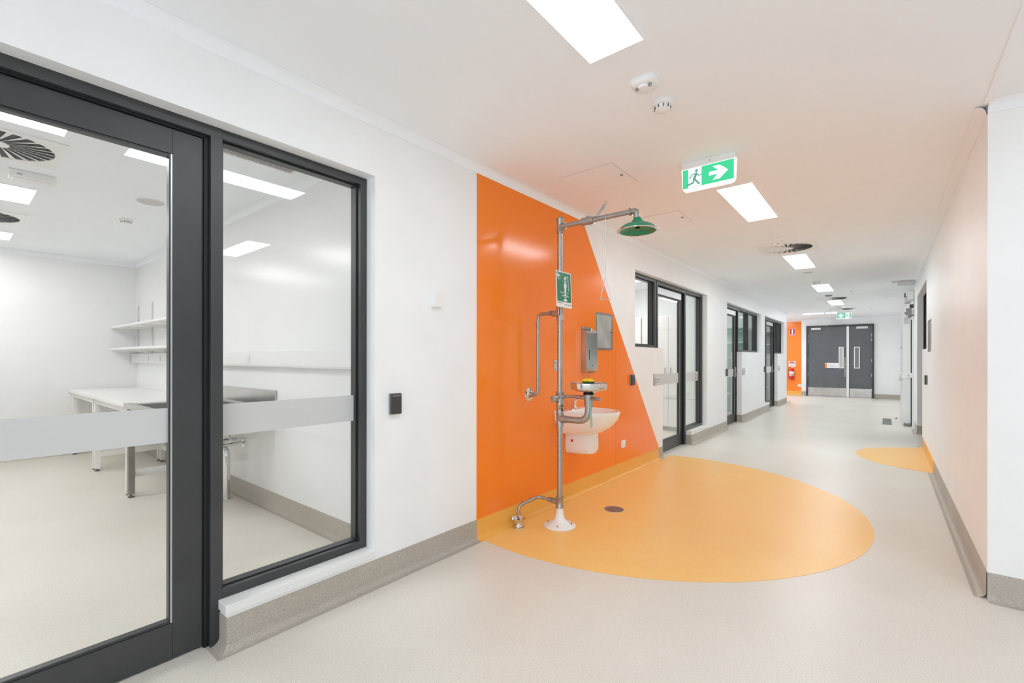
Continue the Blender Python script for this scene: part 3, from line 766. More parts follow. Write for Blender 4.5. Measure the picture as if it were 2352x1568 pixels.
MB().box(PXs+0.004, PXs+0.009, PYs-0.0300, PYs-0.0295, 1.688, 1.738).build('tag_lettering', 'signwhite', sh)
mb = collar(2.34, 2.455, 0.027); mb.cyl((PXs+0.01, PYs, 2.392), (PXs+0.055, PYs, 2.392), 0.026, 0.026)
mb.ring([(0.027, 2.455), (0.020, 2.468), (0.0, 2.47)], (PXs, PYs, 0), n=20)
mb.build('top_tee', 'galv', sh, smooth=True)
# supply branch: from the tee towards the wall, down, and into the wall
pts = [(PXs-0.055, PYs, 1.705)]+elbow((PXs-0.05, PYs, 1.705), (-2.236, PYs, 1.705), (-2.236, PYs, 1.2), 0.055)+elbow((-2.236, PYs, 1.3), (-2.236, PYs, 1.035), (-2.33, PYs, 1.035), 0.045)+[(XL+0.02, PYs, 1.035)]
MB().tube(pts, 0.0135, 16).build('supply_pipe', 'galv', sh, smooth=True)
mb = MB()
for x, rr in ((PXs-0.07, 0.022), (PXs-0.082, 0.019), (PXs-0.094, 0.021), (PXs-0.105, 0.017), (PXs-0.15, 0.017)):
    MB().cyl((x, PYs, 1.705), (x-0.006, PYs, 1.705), rr, n=20).build('pipe_collar', 'galv', sh, smooth=True)
for z in (1.64, 1.625, 1.09):
    MB().cyl((-2.236, PYs, z), (-2.236, PYs, z+0.006), 0.018, n=20).build('pipe_collar', 'galv', sh, smooth=True)
MB().cyl((-2.262, PYs, 1.035), (-2.268, PYs, 1.035), 0.019).build('pipe_collar', 'galv', sh, smooth=True)
MB().cyl((-2.285, PYs, 1.035), (XL+0.012, PYs, 1.035), 0.019, 0.026).build('wall_socket', 'galv', sh, smooth=True)
MB().ring([(0.0, 0.005), (0.055, 0.005), (0.055, 0.009), (0.03, 0.016), (0.026, 0.022), (0, 0.022)], (XL, PYs, 1.035), axis='X', n=28).build('wall_flange', 'chrome', sh, smooth=True)
# shower arm
mb = MB().cyl((PXs+0.05, PYs, 2.392), (-1.80, PYs, 2.392), 0.0185).cyl((-1.70, PYs, 2.392), (-1.405, PYs, 2.392), 0.0185)
mb.build('shower_arm', 'galv', sh, smooth=True)
mb = MB().cyl((-1.815, PYs, 2.392), (-1.715, PYs, 2.392), 0.029, n=24).cyl((-1.715, PYs, 2.392), (-1.685, PYs, 2.392), 0.023, n=8)
mb.cyl((-1.77, PYs, 2.392), (-1.77, PYs, 2.43), 0.012).cyl((-1.74, PYs-0.01, 2.36), (-1.74, PYs-0.01, 2.352), 0.008)
mb.build('ball_valve', 'galv', sh, smooth=True)
# valve lever: flat bar rising forward, curled at the end
A = Vector((-1.70, PYs-0.012, 2.395)); B = Vector((-1.615, PYs-0.012, 2.487)); d = (B-A).normalized(); n_ = Vector((-d.z, 0, d.x))*0.012
mb = MB().prism([A-n_, B-n_, B+n_, A+n_], (0, 0.004, 0))
cc = B+Vector((0.003, 0.002, 0.003))
ringpts = [cc+Vector((math.cos(a)*0.011*(1-0.05*i), 0, math.sin(a)*0.011*(1-0.05*i))) for i, a in enumerate([k*0.5 for k in range(12)])]
mb.tube(ringpts, 0.0035, 8)
mb.build('valve_lever', 'steel', sh)
# pull rod with triangle
rod = [(-1.612, PYs-0.012, 2.48), (-1.611, PYs-0.014, 2.30), (-1.607, PYs-0.014, 2.10), (-1.611, PYs-0.014, 1.95)]
tri = [(-1.611, PYs-0.014, 1.95), (-1.652, PYs-0.014, 1.785), (-1.652, PYs-0.014, 1.78), (-1.564, PYs-0.014, 1.775), (-1.564, PYs-0.014, 1.78), (-1.611, PYs-0.014, 1.95)]
MB().tube(rod, 0.003, 8).build('pull_rod', 'satin', sh, smooth=True)
mb = MB()
for a, b in zip(tri, tri[1:]):
    if (Vector(a)-Vector(b)).length > 0.01: mb.cyl(a, b, 0.003, n=8)
mb.build('pull_triangle', 'satin', sh, smooth=True)
# elbow and head
mb = MB().tube([(-1.42, PYs, 2.392)]+elbow((-1.42, PYs, 2.392), (-1.372, PYs, 2.392), (-1.372, PYs, 2.33), 0.028)+[(-1.372, PYs, 2.335)], 0.022, 20)
mb.cyl((-1.425, PYs, 2.392), (-1.408, PYs, 2.392), 0.028).cyl((-1.372, PYs, 2.345), (-1.372, PYs, 2.335), 0.024)
mb.build('head_elbow', 'galv', sh, smooth=True)
hx = -1.366
hp = [(0.018, 2.342), (0.028, 2.338), (0.030, 2.325), (0.040, 2.318), (0.043, 2.305), (0.058, 2.297), (0.095, 2.288), (0.118, 2.272), (0.130, 2.252), (0.133, 2.246)]
hi = [(0.128, 2.246), (0.115, 2.262), (0.09, 2.278), (0.03, 2.288), (0.0, 2.289)]
head = MB().ring(hp+hi, (hx, PYs, 0), n=48).build('shower_head', 'green', sh, smooth=True)
MB().ring([(0.127, 2.243), (0.134, 2.241), (0.142, 2.243), (0.142, 2.247), (0.133, 2.250), (0.127, 2.249)], (hx, PYs, 0), n=48).ring([(0.127, 2.249), (0.127, 2.243)], (hx, PYs, 0), n=48).build('head_rim', 'chrome', head, smooth=True)
MB().cyl((hx, PYs, 2.287), (hx, PYs, 2.262), 0.013, 0.016, n=16).ring([(0.0, 2.262), (0.018, 2.262), (0.018, 2.257), (0.0, 2.255)], (hx, PYs, 0), n=16).build('spray_nozzle', 'darkgreen', head, smooth=True)
# eyewash: thick waste pipe out and up, thin supply pipe, steel bowl
bx = -1.76
pts = [(PXs+0.05, PYs, 0.857)]+elbow((PXs, PYs, 0.857), (bx, PYs, 0.857), (bx, PYs, 1.0), 0.095, 10)+[(bx, PYs, 0.985)]
MB().tube(pts, 0.0265, 20).build('waste_pipe', 'galv', sh, smooth=True)
MB().cyl((bx, PYs, 0.975), (bx, PYs, 1.062), 0.031, 0.036, n=24).cyl((bx, PYs, 0.968), (bx, PYs, 0.976), 0.028, n=24).build('bowl_socket', 'galv', sh, smooth=True)
MB().cyl((bx, PYs, 1.062), (bx, PYs, 1.074), 0.040, n=24).build('rubber_collar', 'gasket', sh, smooth=True)
MB().tube([(PXs+0.04, PYs, 1.037), (PXs+0.11, PYs, 1.040), (bx-0.10, PYs-0.002, 1.042), (bx-0.02, PYs-0.004, 1.036)], [0.013, 0.012, 0.014, 0.016], 14).build('bowl_supply_pipe', 'galv', sh, smooth=True)
bp = [(0.0, 1.074), (0.03, 1.074), (0.06, 1.081), (0.118, 1.097), (0.133, 1.102), (0.138, 1.110), (0.139, 1.148), (0.1415, 1.150), (0.1415, 1.1525),
      (0.1365, 1.1525), (0.1355, 1.112), (0.128, 1.104), (0.06, 1.087), (0.0, 1.079)]
MB().ring(bp, (bx, PYs, 0), n=56).build('eyewash_bowl', 'chrome', sh, smooth=True)
mb = MB()
mb.cyl((bx, PYs, 1.078), (bx, PYs, 1.135), 0.009).cyl((bx-0.035, PYs, 1.135), (bx+0.035, PYs, 1.135), 0.008)
mb.build('nozzle_riser', 'galv', sh, smooth=True)
nz_ = MB()
for dx in (-0.020, 0.022):
    nz_.ring([(0.0, 1.138), (0.012, 1.140), (0.026, 1.150), (0.029, 1.166), (0.0, 1.166)], (bx+dx, PYs-0.01*(dx > 0), 0), n=24)
nz = nz_.build('eyewash_nozzles', 'darkgreen', sh, smooth=True)
cp = MB()
for dx in (-0.020, 0.022):
    cp.ring([(0.030, 1.165), (0.030, 1.176), (0.024, 1.181), (0.0, 1.183)], (bx+dx, PYs-0.01*(dx > 0), 0), n=24)
cp.box(bx-0.03, bx+0.03, PYs-0.006, PYs+0.004, 1.176, 1.186)
cp.build('dust_covers', 'yellow', sh, smooth=True)
MB().tube([(bx-0.035, PYs-0.035, 1.160), (bx-0.075, PYs-0.06, 1.142), (bx-0.085, PYs-0.065, 1.130)], 0.002, 6).build('cover_strap', 'yellow', sh)
mb = MB().cyl((bx+0.03, PYs-0.01, 1.035), (bx+0.075, PYs-0.02, 1.035), 0.015, n=12).cyl((bx+0.075, PYs-0.02, 1.035), (bx+0.085, PYs-0.022, 1.035), 0.009)
mb.cyl((bx+0.085, PYs-0.022, 1.035), (bx+0.115, PYs-0.028, 1.032), 0.014, n=8)
mb.build('flow_valve', 'galv', sh, smooth=True)
MB().prism([(bx+0.022, PYs-0.030, 1.018), (bx+0.034, PYs-0.030, 1.018), (bx+0.062, PYs-0.045, 0.835), (bx+0.050, PYs-0.047, 0.812), (bx+0.040, PYs-0.045, 0.825)], (0, 0.0015, 0)).build('hanging_tag', 'jade', sh)
# low drain branch with drip leg
pts = [(PXs-0.05, PYs, 0.19), (PXs-0.15, PYs-0.01, 0.197)]+elbow((PXs-0.1, PYs, 0.195), (PXs-0.20, PYs-0.02, 0.200), (-2.25, 2.93, 0.178), 0.03)
pts += elbow((PXs-0.2, PYs-0.05, 0.195), (-2.258, 2.875, 0.170), (-2.258, 2.87, 0.09), 0.035)+[(-2.258, 2.87, 0.105)]
MB().tube(pts, 0.0125, 16).build('drain_branch', 'galv', sh, smooth=True)
for p_, q_, r_ in [((x, PYs, 0.192), (x-0.005, PYs, 0.192), 0.019) for x in (PXs-0.068, PXs-0.080, PXs-0.092, PXs-0.104)] + [
        ((PXs-0.150, PYs-0.008, 0.196), (PXs-0.157, PYs-0.009, 0.196), 0.017), ((-2.258, 2.87, 0.098), (-2.258, 2.87, 0.116), 0.0165),
        ((-2.238, 3.00, 0.188), (-2.240, 2.993, 0.1875), 0.017), ((-2.250, 2.925, 0.179), (-2.251, 2.918, 0.178), 0.017)]:
    MB().cyl(p_, q_, r_, n=18).build('branch_collar', 'galv', sh, smooth=True)
# shower sign clamped to the pole
R_ = Vector((0.104, 0.995, -0.03)).normalized(); U_ = Vector((-0.05, 0.11, 1.0)); U_ = (U_-R_*U_.dot(R_)).normalized(); N_ = R_.cross(U_)
C_ = Vector((PXs+0.034, PYs+0.002, 1.885))
sgn = thing('safety_sign', 'green and white emergency shower sign with cross and shower pictogram, clamped to the pole', 'sign', tuple(C_))
def art(mb, pts, z, th=0.0006):
    mb.prism([C_+R_*a+U_*b+N_*z for a, b in pts], N_*th)
def rect(a0, a1, b0, b1): return [(a0, b0), (a1, b0), (a1, b1), (a0, b1)]
HW, HH = 0.094, 0.143
mb = MB(); art(mb, rect(-HW, HW, -HH, HH), 0, 0.003); mb.build('plate', 'signwhite', sgn)
mb = MB(); art(mb, rect(-HW+0.007, HW-0.007, -HH+0.045, HH-0.007), 0.003); mb.build('green_field', 'signgreen', sgn)
zz = 0.0037; mb = MB()
art(mb, rect(-0.078, -0.066, 0.088, 0.128), zz); art(mb, rect(-0.090, -0.054, 0.102, 0.114), zz)
for q in (rect(-0.091, -0.046, 0.078, 0.080), rect(-0.047, -0.045, 0.078, 0.133)): art(mb, q, zz)
mb.build('white_cross', 'signwhite', sgn)
mb = MB()
art(mb, rect(0.052, 0.057, -0.005, 0.108), zz); art(mb, rect(0.016, 0.057, 0.104, 0.108), zz)
art(mb, [(0.002, 0.084), (0.030, 0.084), (0.020, 0.104), (0.012, 0.104)], zz)
art(mb, [(0.016+0.010*math.cos(k*PI/8), 0.062+0.009*math.sin(k*PI/8)) for k in range(16)], zz)
art(mb, rect(0.000, 0.032, 0.018, 0.050), zz); art(mb, rect(0.006, 0.026, -0.020, 0.018), zz)
for k in range(5):
    art(mb, rect(-0.006+k*0.010, -0.0045+k*0.010, 0.070, 0.080), zz)
mb.build('person_under_shower', 'signwhite', sgn)
mb = MB()
art(mb, rect(-0.052, 0.060, -0.026, -0.022), zz)
art(mb, [(0.014+0.013*math.cos(k*PI/8), -0.040+0.010*math.sin(k*PI/8)) for k in range(16)], zz)
art(mb, [(0.014+0.022*math.cos(k*PI/8), -0.084+0.010*math.sin(k*PI/8)) for k in range(16)], zz)
art(mb, rect(0.012, 0.016, -0.078, -0.056), zz)
for s_ in (-1, 1):
    art(mb, [(0.014, -0.062), (0.014+s_*0.003, -0.066), (0.014+s_*0.034, -0.044), (0.014+s_*0.030, -0.041)], zz)
    art(mb, [(0.014+s_*0.030, -0.044), (0.014+s_*0.034, -0.044), (0.014+s_*0.044, -0.056), (0.014+s_*0.040, -0.057)], zz)
mb.build('eyewash_pictogram', 'signwhite', sgn)
mb = MB(); art(mb, rect(-0.085, -0.02, -0.113, -0.107), 0.0031); art(mb, rect(0.0, 0.085, -0.122, -0.117), 0.0031); mb.build('small_print', 'greytext', sgn)
# floor waste (tundish) under the drip leg
t = thing('tundish', 'small chrome funnel-shaped tundish on the orange floor under the drain spout', 'tundish', (-2.258, 2.87, 0))
MB().ring([(0.027, 0.020), (0.034, 0.030), (0.055, 0.070), (0.058, 0.072), (0.0565, 0.069), (0.036, 0.032), (0.028, 0.022), (0, 0.022)], (-2.258, 2.87, 0), n=32).build('cup', 'chrome', t, smooth=True)
MB().ring([(0.0, 0.002), (0.050, 0.002), (0.050, 0.006), (0.032, 0.012), (0.028, 0.022), (0.0, 0.022)], (-2.258, 2.87, 0), n=32).build('base_flange', 'chrome', t, smooth=True)
# round floor drain
t = thing('floor_drain', 'round perforated floor drain set in the big orange patch', 'drain', (-1.865, 3.74, 0))
MB().ring([(0.0, 0.002), (0.083, 0.002), (0.083, 0.0035), (0.0, 0.0035)], (-1.865, 3.74, 0), n=40).build('grate', 'pebble', t)
MB().ring([(0.083, 0.0018), (0.090, 0.0018), (0.089, 0.004), (0.083, 0.004)], (-1.865, 3.74, 0), n=40).build('rim', 'satin', t)
mb = MB()
for i in range(-4, 5):
    for j in range(-4, 5):
        if i*i+j*j < 19: mb.cyl((-1.865+i*0.0165, 3.74+j*0.0165, 0.0034), (-1.865+i*0.0165, 3.74+j*0.0165, 0.0039), 0.0042, n=8)
mb.build('holes', 'dark', t)
# rectangular floor grate
t = thing('floor_drain', 'rectangular metal floor grate in front of the coolroom door', 'drain', (0.04, 12.6, 0))
MB().box(-0.05, 0.12, 12.02, 13.25, 0.0005, 0.004).build('frame', 'satin', t)
mb = MB()
for i in range(40): mb.box(-0.036, 0.106, 12.04+i*0.030, 12.055+i*0.030, 0.004, 0.0052)
mb.build('grate_bars', 'grate', t)

# ================================================================== WASH BASIN
by, bw = 3.74, 0.243     # centre along wall, half width
t = thing('wash_basin', 'white ceramic wall-hung wash basin behind the shower pole', 'wash basin', (XL, by, 0.8))
rows = []
Zr = 0.862; n = 40
def basin_outline(s, dep, hw, yo=0):
    """closed D-shaped outline; s scales"""
    pts = []
    for i in range(n):
        a = PI*i/(n-1)
        # superellipse front
        c, sn = math.cos(a), math.sin(a)
        e = 0.78
        pts.append((dep*abs(sn)**e, hw*(abs(c)**e)*(1 if c >= 0 else -1)))
    return pts
def addrow(mb, pts, z, xoff=0.006, yo=by):
    return [mb.bm.verts.new((XL+xoff+a, yo+b, z)) for a, b in pts]
mb = MB(); rs = []
D0 = 0.50
prof = [(0.42, 0.52, 0.640), (0.56, 0.62, 0.648), (0.74, 0.76, 0.680), (0.87, 0.88, 0.735), (0.95, 0.955, 0.785), (0.985, 0.99, 0.83), (1.0, 1.0, 0.857), (0.995, 0.995, 0.864)]
for sd, sw, z in prof: rs.append(addrow(mb, basin_outline(1, D0*sd, bw*1.03*sw), z))
# inner rim and hollow
inn = [(0.94, 0.93, 0.864, 0.0), (0.92, 0.90, 0.857, 0.0), (0.88, 0.84, 0.82, 0.02), (0.78, 0.72, 0.77, 0.05), (0.60, 0.52, 0.745, 0.08), (0.3, 0.25, 0.738, 0.14)]
for k, (sd, sw, z, xo) in enumerate(inn):
    base = 0.105+xo
    pts = [(base+(D0*sd-base)*(p[0]/D0), p[1]) for p in basin_outline(1, D0, bw*1.03*sw)]
    rs.append(addrow(mb, pts, z))
for a, b in zip(rs, rs[1:]):
    for i in range(n): mb.bm.faces.new((a[i], a[(i+1) % n], b[(i+1) % n], b[i]))
mb.bm.faces.new(rs[-1]); mb.bm.faces.new(rs[0][::-1])
mb.build('bowl', 'ceramic', t, smooth=True, autos=50)
mb = MB(); rs = []
for sd, sw, z in [(0.82, 0.78, 0.452), (0.94, 0.92, 0.462), (1.0, 0.985, 0.50), (1.0, 1.0, 0.56), (0.985, 0.985, 0.668)]:
    rs.append(addrow(mb, basin_outline(1, 0.268*sd, 0.120*sw), z, yo=3.795))
for a, b in zip(rs, rs[1:]):
    for i in range(n): mb.bm.faces.new((a[i], a[(i+1) % n], b[(i+1) % n], b[i]))
mb.bm.faces.new(rs[-1]); mb.bm.faces.new(rs[0][::-1])
shroud = mb.build('shroud', 'ceramic', t, smooth=True, autos=50)
MB().cyl((-2.262, 3.676, 0.575), (-2.262, 3.70, 0.575), 0.013, n=16).build('fixing_hole', mat('brown_plug', rgb(176, 84, 58), 0.5), shroud)
MB().cyl((XL+0.27, by, 0.7385), (XL+0.27, by, 0.742), 0.022, n=20).build('waste_plug', 'chrome', t)
tap = thing('basin_tap', 'chrome slanted basin tap on the back ledge of the wash basin', 'tap', (XL+0.075, by-0.03, 0.864))
ty = by-0.03; tx = XL+0.075
MB().ring([(0.0, 0.864), (0.030, 0.864), (0.030, 0.870), (0.026, 0.874), (0, 0.874)], (tx, ty, 0), n=24).build('base_ring', 'chrome', tap, smooth=True)
mb = MB(); 
mb.sweep(None, [[(tx-0.020, ty-0.02, 0.872), (tx+0.024, ty-0.02, 0.872), (tx+0.024, ty+0.02, 0.872), (tx-0.020, ty+0.02, 0.872)],
               [(tx-0.018, ty-0.018, 0.90), (tx+0.016, ty-0.018, 0.90), (tx+0.016, ty+0.018, 0.90), (tx-0.018, ty+0.018, 0.90)],
               [(tx-0.012, ty-0.017, 0.945), (tx+0.020, ty-0.017, 0.938), (tx+0.020, ty+0.017, 0.938), (tx-0.012, ty+0.017, 0.945)],
               [(tx-0.010, ty-0.016, 0.978), (tx+0.050, ty-0.016, 0.962), (tx+0.050, ty+0.016, 0.962), (tx-0.010, ty+0.016, 0.978)]], closed=True)
mb.box(tx-0.010, tx+0.052, ty-0.016, ty+0.016, 0.967, 0.976)
mb.build('tap_body', 'chrome', tap)

# ================================================================== WALL ITEMS on the cladding
# paper towel dispenser
t = thing('paper_towel_dispenser', 'tall stainless paper towel dispenser on the orange wall above the basin', 'towel dispenser', (XL+0.005, 4.07, 1.42))
ty0, ty1 = 3.965, 4.19
prof = [(XL+0.005, 1.200), (XL+0.040, 1.198), (XL+0.058, 1.212), (XL+0.064, 1.24), (XL+0.062, 1.595), (XL+0.056, 1.607), (XL+0.036, 1.618), (XL+0.005, 1.645)]
MB().prism([(a, ty0, b) for a, b in prof], (0, ty1-ty0, 0)).build('cover', 'steel', t)
MB().box(XL+0.005, XL+0.032, ty0+0.002, ty1-0.08, 1.628, 1.652, bev=0.003).build('top_lid', 'steel', t)
MB().box(XL+0.0615, XL+0.0645, ty0+0.055, ty0+0.068, 1.325, 1.425).build('level_window', 'dark', t)
mb = MB()
for z in (1.309, 1.298, 1.286): mb.box(XL+0.0625, XL+0.0645, ty0+0.045, ty1-0.035, z, z+0.0025)
mb.box(XL+0.0630, XL+0.0648, ty0+0.004, ty1-0.004, 1.2535, 1.256)
mb.build('embossed_lines', 'lens', t)
MB().box(XL+0.0630, XL+0.0648, ty0+0.105, ty0+0.145, 1.266, 1.274).build('badge', 'dark', t)
MB().box(XL+0.02, XL+0.05, ty0+0.06, ty1-0.05, 1.200, 1.2055).build('outlet_slot', 'black', t)
MB().cyl((XL+0.03, ty0+0.16, 1.616), (XL+0.03, ty0+0.16, 1.640), 0.009).build('lock', 'chrome', t)
# stainless recessed panel
t = thing('access_cabinet', 'flush stainless steel wall cabinet door beside the towel dispenser on orange', 'wall cabinet', (XL+0.005, 4.44, 1.62))
mb = MB(); y0, y1, z0, z1 = 4.255, 4.63, 1.43, 1.822
ring_yz(mb, XL+0.005, XL+0.010, y0, y1, z0, z1, 0.018)
mb.build('cabinet_frame', 'steel', t)
MB().box(XL+0.005, XL+0.0085, y0+0.021, y1-0.021, z0+0.021, z1-0.021).build('cabinet_door', noise_mat('worn_steel', rgb(176, 180, 174), rgb(206, 206, 200), 5, 0.35, metal=0.8), t)
MB().cyl((XL+0.008, y1-0.045, 1.62), (XL+0.014, y1-0.045, 1.62), 0.010, n=16).build('lock', 'chrome', t)
# small bracket left of the pole
t = thing('wall_hook', 'small rounded metal bracket on the orange wall left of the pole', 'bracket', (XL+0.005, 3.505, 1.27))
pts = [(3.475, 1.323), (3.475, 1.25)]+[(3.505-0.030*math.cos(k*PI/8), 1.25-0.028*math.sin(k*PI/8)) for k in range(1, 8)]+[(3.535, 1.25), (3.535, 1.323)]
MB().prism([(XL+0.005, a, b) for a, b in pts], (0.004, 0, 0)).build('plate', 'satin', t)
MB().box(XL+0.009, XL+0.014, 3.477, 3.533, 1.300, 1.323, bev=0.002).build('lip', 'satin', t)
for d_, y_, z_ in ((0.008, 3.505, 1.236), (0.013, 3.487, 1.297), (0.013, 3.523, 1.297)):
    MB().cyl((XL+d_, y_, z_), (XL+d_+0.004, y_, z_), 0.004, n=10).build('screw', 'dark', t)

def gpo(label, x, y, z, nx, ny, wd=0.115, ht=0.072, name='power_outlet', cat='power outlet', group=None):
    """small wall plate; normal along x or y"""
    t = thing(name, label, cat, (x, y, z), group)
    if nx:
        a, b = sorted((x, x+nx*0.009))
        MB().box(a, b, y-wd/2, y+wd/2, z-ht/2, z+ht/2, bev=0.002).build('cover_plate', 'white', t)
        a, b = sorted((x+nx*0.009, x+nx*0.011))
        MB().box(a, b, y-wd/4, y+wd/4, z-ht/4, z+ht/4).build('insert', 'whitepaint', t)
    else:
        a, b = sorted((y, y+ny*0.009))
        MB().box(x-wd/2, x+wd/2, a, b, z-ht/2, z+ht/2, bev=0.002).build('cover_plate', 'white', t)
        a, b = sorted((y+ny*0.009, y+ny*0.011))
        MB().box(x-wd/4, x+wd/4, a, b, z-ht/4, z+ht/4).build('insert', 'whitepaint', t)
    return t
gpo('small white outlet plate low on the orange wall right of the basin', XL+0.005, 4.90, 0.36, 1, 0, wd=0.10, ht=0.085)
gpo('white outlet plate low on the far orange strip beside the double doors', -2.40, 19.724, 0.355, 0, -1, wd=0.16, ht=0.09)

# thermostat
t = thing('room_sensor', 'small white box sensor on the white wall between window and orange panel', 'wall sensor', (XL, 2.08, 1.73))
MB().box(XL, XL+0.008, 2.035, 2.105, 1.685, 1.765).build('back_plate', 'white', t)
MB().box(XL+0.008, XL+0.034, 2.03, 2.11, 1.68, 1.77, bev=0.006).build('cover', 'white', t)
# card readers
def reader(label, x, y, z, nx, wd=0.045, ht=0.125, flat=False):
    t = thing('card_reader', label, 'card reader', (x, y, z), 'dark card readers beside the doors')
    s = nx
    def bx_(mb, d0, d1, a0, a1, z0, z1, bev=0.0):
        p, q = sorted((x+s*d0, x+s*d1)); return mb.box(p, q, a0, a1, z0, z1, bev=bev)
    bx_(MB(), 0, 0.014, y-wd/2, y+wd/2, z-ht/2, z+ht/2).build('back_box', 'lens', t)
    bx_(MB(), 0.014, 0.030, y-wd/2, y+wd/2, z-ht/2, z+ht/2, bev=0.004).build('cover', 'dark', t)
    bx_(MB(), 0.0295, 0.0315, y-wd/2+0.008, y+wd/2-0.008, z+ht/2-0.016, z+ht/2-0.010).build('indicator', 'lens', t)
    return t
reader('dark grey card reader on the white wall right of the near window', XL, 1.735, 1.062, 1, wd=0.075, ht=0.125)
reader('dark card reader at the slanted edge of the orange wall panel', XL+0.005, 5.12, 1.085, 1, wd=0.085, ht=0.125)
reader('dark card reader just before the third glazed door', XL, 9.33, 1.075, 1, wd=0.085, ht=0.14)
reader('dark card reader just before the fourth door, farthest along the left wall', XL, 12.86, 1.075, 1, wd=0.085, ht=0.14)
reader('dark card reader on the right wall below the steel cabinet', XR, 8.30, 1.055, -1, wd=0.085, ht=0.125)
# room signs
def room_sign(label, y, wd=0.33, lines=True, lab2=None):
    t = thing('room_sign', label, 'room sign', (XL, y, 1.06), 'pale room signs beside the doors')
    MB().box(XL, XL+0.004, y, y+wd, 0.985, 1.135).build('plate', 'film', t)
    MB().box(XL+0.004, XL+0.0055, y, y+0.055, 0.985, 1.135).build('grey_end', 'greyband', t)
    MB().box(XL+0.0055, XL+0.0062, y+0.022, y+0.044, 1.090, 1.126).build('pictogram', 'signwhite', t)
    mb = MB()
    random.seed(3)
    for (yy, zz_, ww) in ((y+0.075, 1.052, 0.135), (y+0.080, 1.020, 0.095)):
        x_ = 0
        while x_ < ww:
            cw = random.choice((0.006, 0.008, 0.01)); hh = random.choice((0.010, 0.010, 0.014))
            mb.box(XL+0.004, XL+0.0046, yy+x_, yy+x_+cw, zz_, zz_+hh); x_ += cw+0.004
    mb.box(XL+0.004, XL+0.0046, y+0.078, y+0.086, 1.112, 1.120)
    mb.build('lettering', 'greytext', t)
    return t
room_sign('pale room sign with grey end band left of the second glazed door', 5.80)
room_sign('narrow room sign on the wall just past the third glazed door', 10.60, wd=0.26)
room_sign('narrow room sign on the wall just past the fourth door', 14.78, wd=0.26)
# right wall: framed cabinet
t = thing('access_cabinet', 'upright stainless steel framed cabinet on the right wall', 'wall cabinet', (XR, 7.86, 1.63))
mb = MB(); y0, y1, z0, z1 = 7.60, 8.10, 1.43, 1.83
ring_yz(mb, XR-0.009, XR, y0, y1, z0, z1, 0.02)
mb.build('cabinet_frame', 'steel', t)
MB().box(XR-0.007, XR, y0+0.022, y1-0.022, z0+0.022, z1-0.022).build('cabinet_door', mat('cabinet_front', rgb(150, 150, 142), 0.35, metal=0.7), t)
MB().cyl((XR-0.007, y0+0.09, 1.64), (XR-0.016, y0+0.09, 1.64), 0.014).build('lock', 'chrome', t)
gpo('tiny white switch plate beside the card reader on the right wall', XR, 9.10, 1.04, -1, 0, wd=0.075, ht=0.11, name='light_switch', cat='switch')

# ================================================================== COOLROOM SLIDING DOOR
t = thing('coolroom_door', 'thick white sliding coolroom door with top rail on the right wall', 'sliding door', (0.34, 12.7, 0))
Y0, Y1 = 12.0, 13.9
MB().box(0.275, 0.398, Y0, Y1, 0.035, 2.12, bev=0.008).build('door_panel', 'coolpanel', t)
MB().box(0.398, 0.412, Y0+0.01, Y1, 0.03, 2.11).build('gasket', 'gasket', t)
MB().box(0.412, XR, Y0-0.05, Y0+0.03, 0.0, 2.18).box(0.412, XR, Y0+0.03, Y1+0.1, 2.11, 2.18).build('jamb', 'whitepaint', t)
MB().box(0.290, 0.398, Y0-0.003, Y0, 2.02, 2.14).build('top_bracket', 'satin', t)
mb = MB()
for x, z in ((0.31, 2.11), (0.345, 2.11), (0.33, 2.07)): mb.cyl((x, Y0-0.008, z), (x, Y0-0.002, z), 0.007, n=8)
mb.build('bracket_bolts', 'dark', t)
MB().box(0.36, XR, Y0-0.1, 15.6, 2.20, 2.30).build('rail', 'satin', t)
mb = MB().box(0.325, 0.405, Y0-0.115, Y0+0.02, 2.195, 2.33, bev=0.004).cyl((0.30, Y0-0.06, 2.24), (0.35, Y0-0.06, 2.24), 0.022)
mb.build('roller_carriage', 'lens', t)
MB().box(0.375, 0.435, Y0-0.13, Y0-0.04, 2.335, 2.40).build('stop_block', 'dark', t)
MB().box(0.345, XR, Y0-0.10, Y0+0.12, 2.49, 2.68, bev=0.02).build('motor_cover', 'white', t)
MB().box(0.30, 0.40, Y0-0.02, Y0+0.16, 2.44, 2.58, bev=0.01).build('motor_housing', 'satin', t)
MB().box(0.300, 0.318, Y0-0.025, Y0-0.02, 2.55, 2.64).build('motor_label', 'black', t)
MB().ring([(0.0, -0.045), (0.022, -0.045), (0.030, -0.03), (0.030, -0.01), (0.014, 0.0)], (0.275, 12.15, 1.57), axis='X', n=20).build('release_knob', 'chrome', t, smooth=True)
MB().box(0.325, XR, Y0-0.018, Y0-0.003, 0.965, 1.055, bev=0.004).build('latch_bar', 'white', t)
MB().ring([(0.0, -0.003), (0.022, -0.003), (0.022, 0.0)], (0.36, Y0-0.018, 1.01), axis='Y', n=20).build('latch_button', 'satin', t)
MB().box(0.20, 0.275, 12.05, 12.09, 1.03, 1.065, bev=0.004).box(0.262, 0.330, Y0-0.014, Y0-0.001, 0.95, 1.03, bev=0.003).build('hasp', 'white', t)
mb = MB().box(0.215, 0.262, 12.02, 12.05, 0.90, 0.965, bev=0.006)
mb.tube([(0.225, 12.035, 0.96), (0.225, 12.035, 1.0), (0.238, 12.035, 1.012), (0.252, 12.035, 1.0), (0.252, 12.035, 0.96)], 0.005, 8)
mb.build('padlock', 'satin', t)
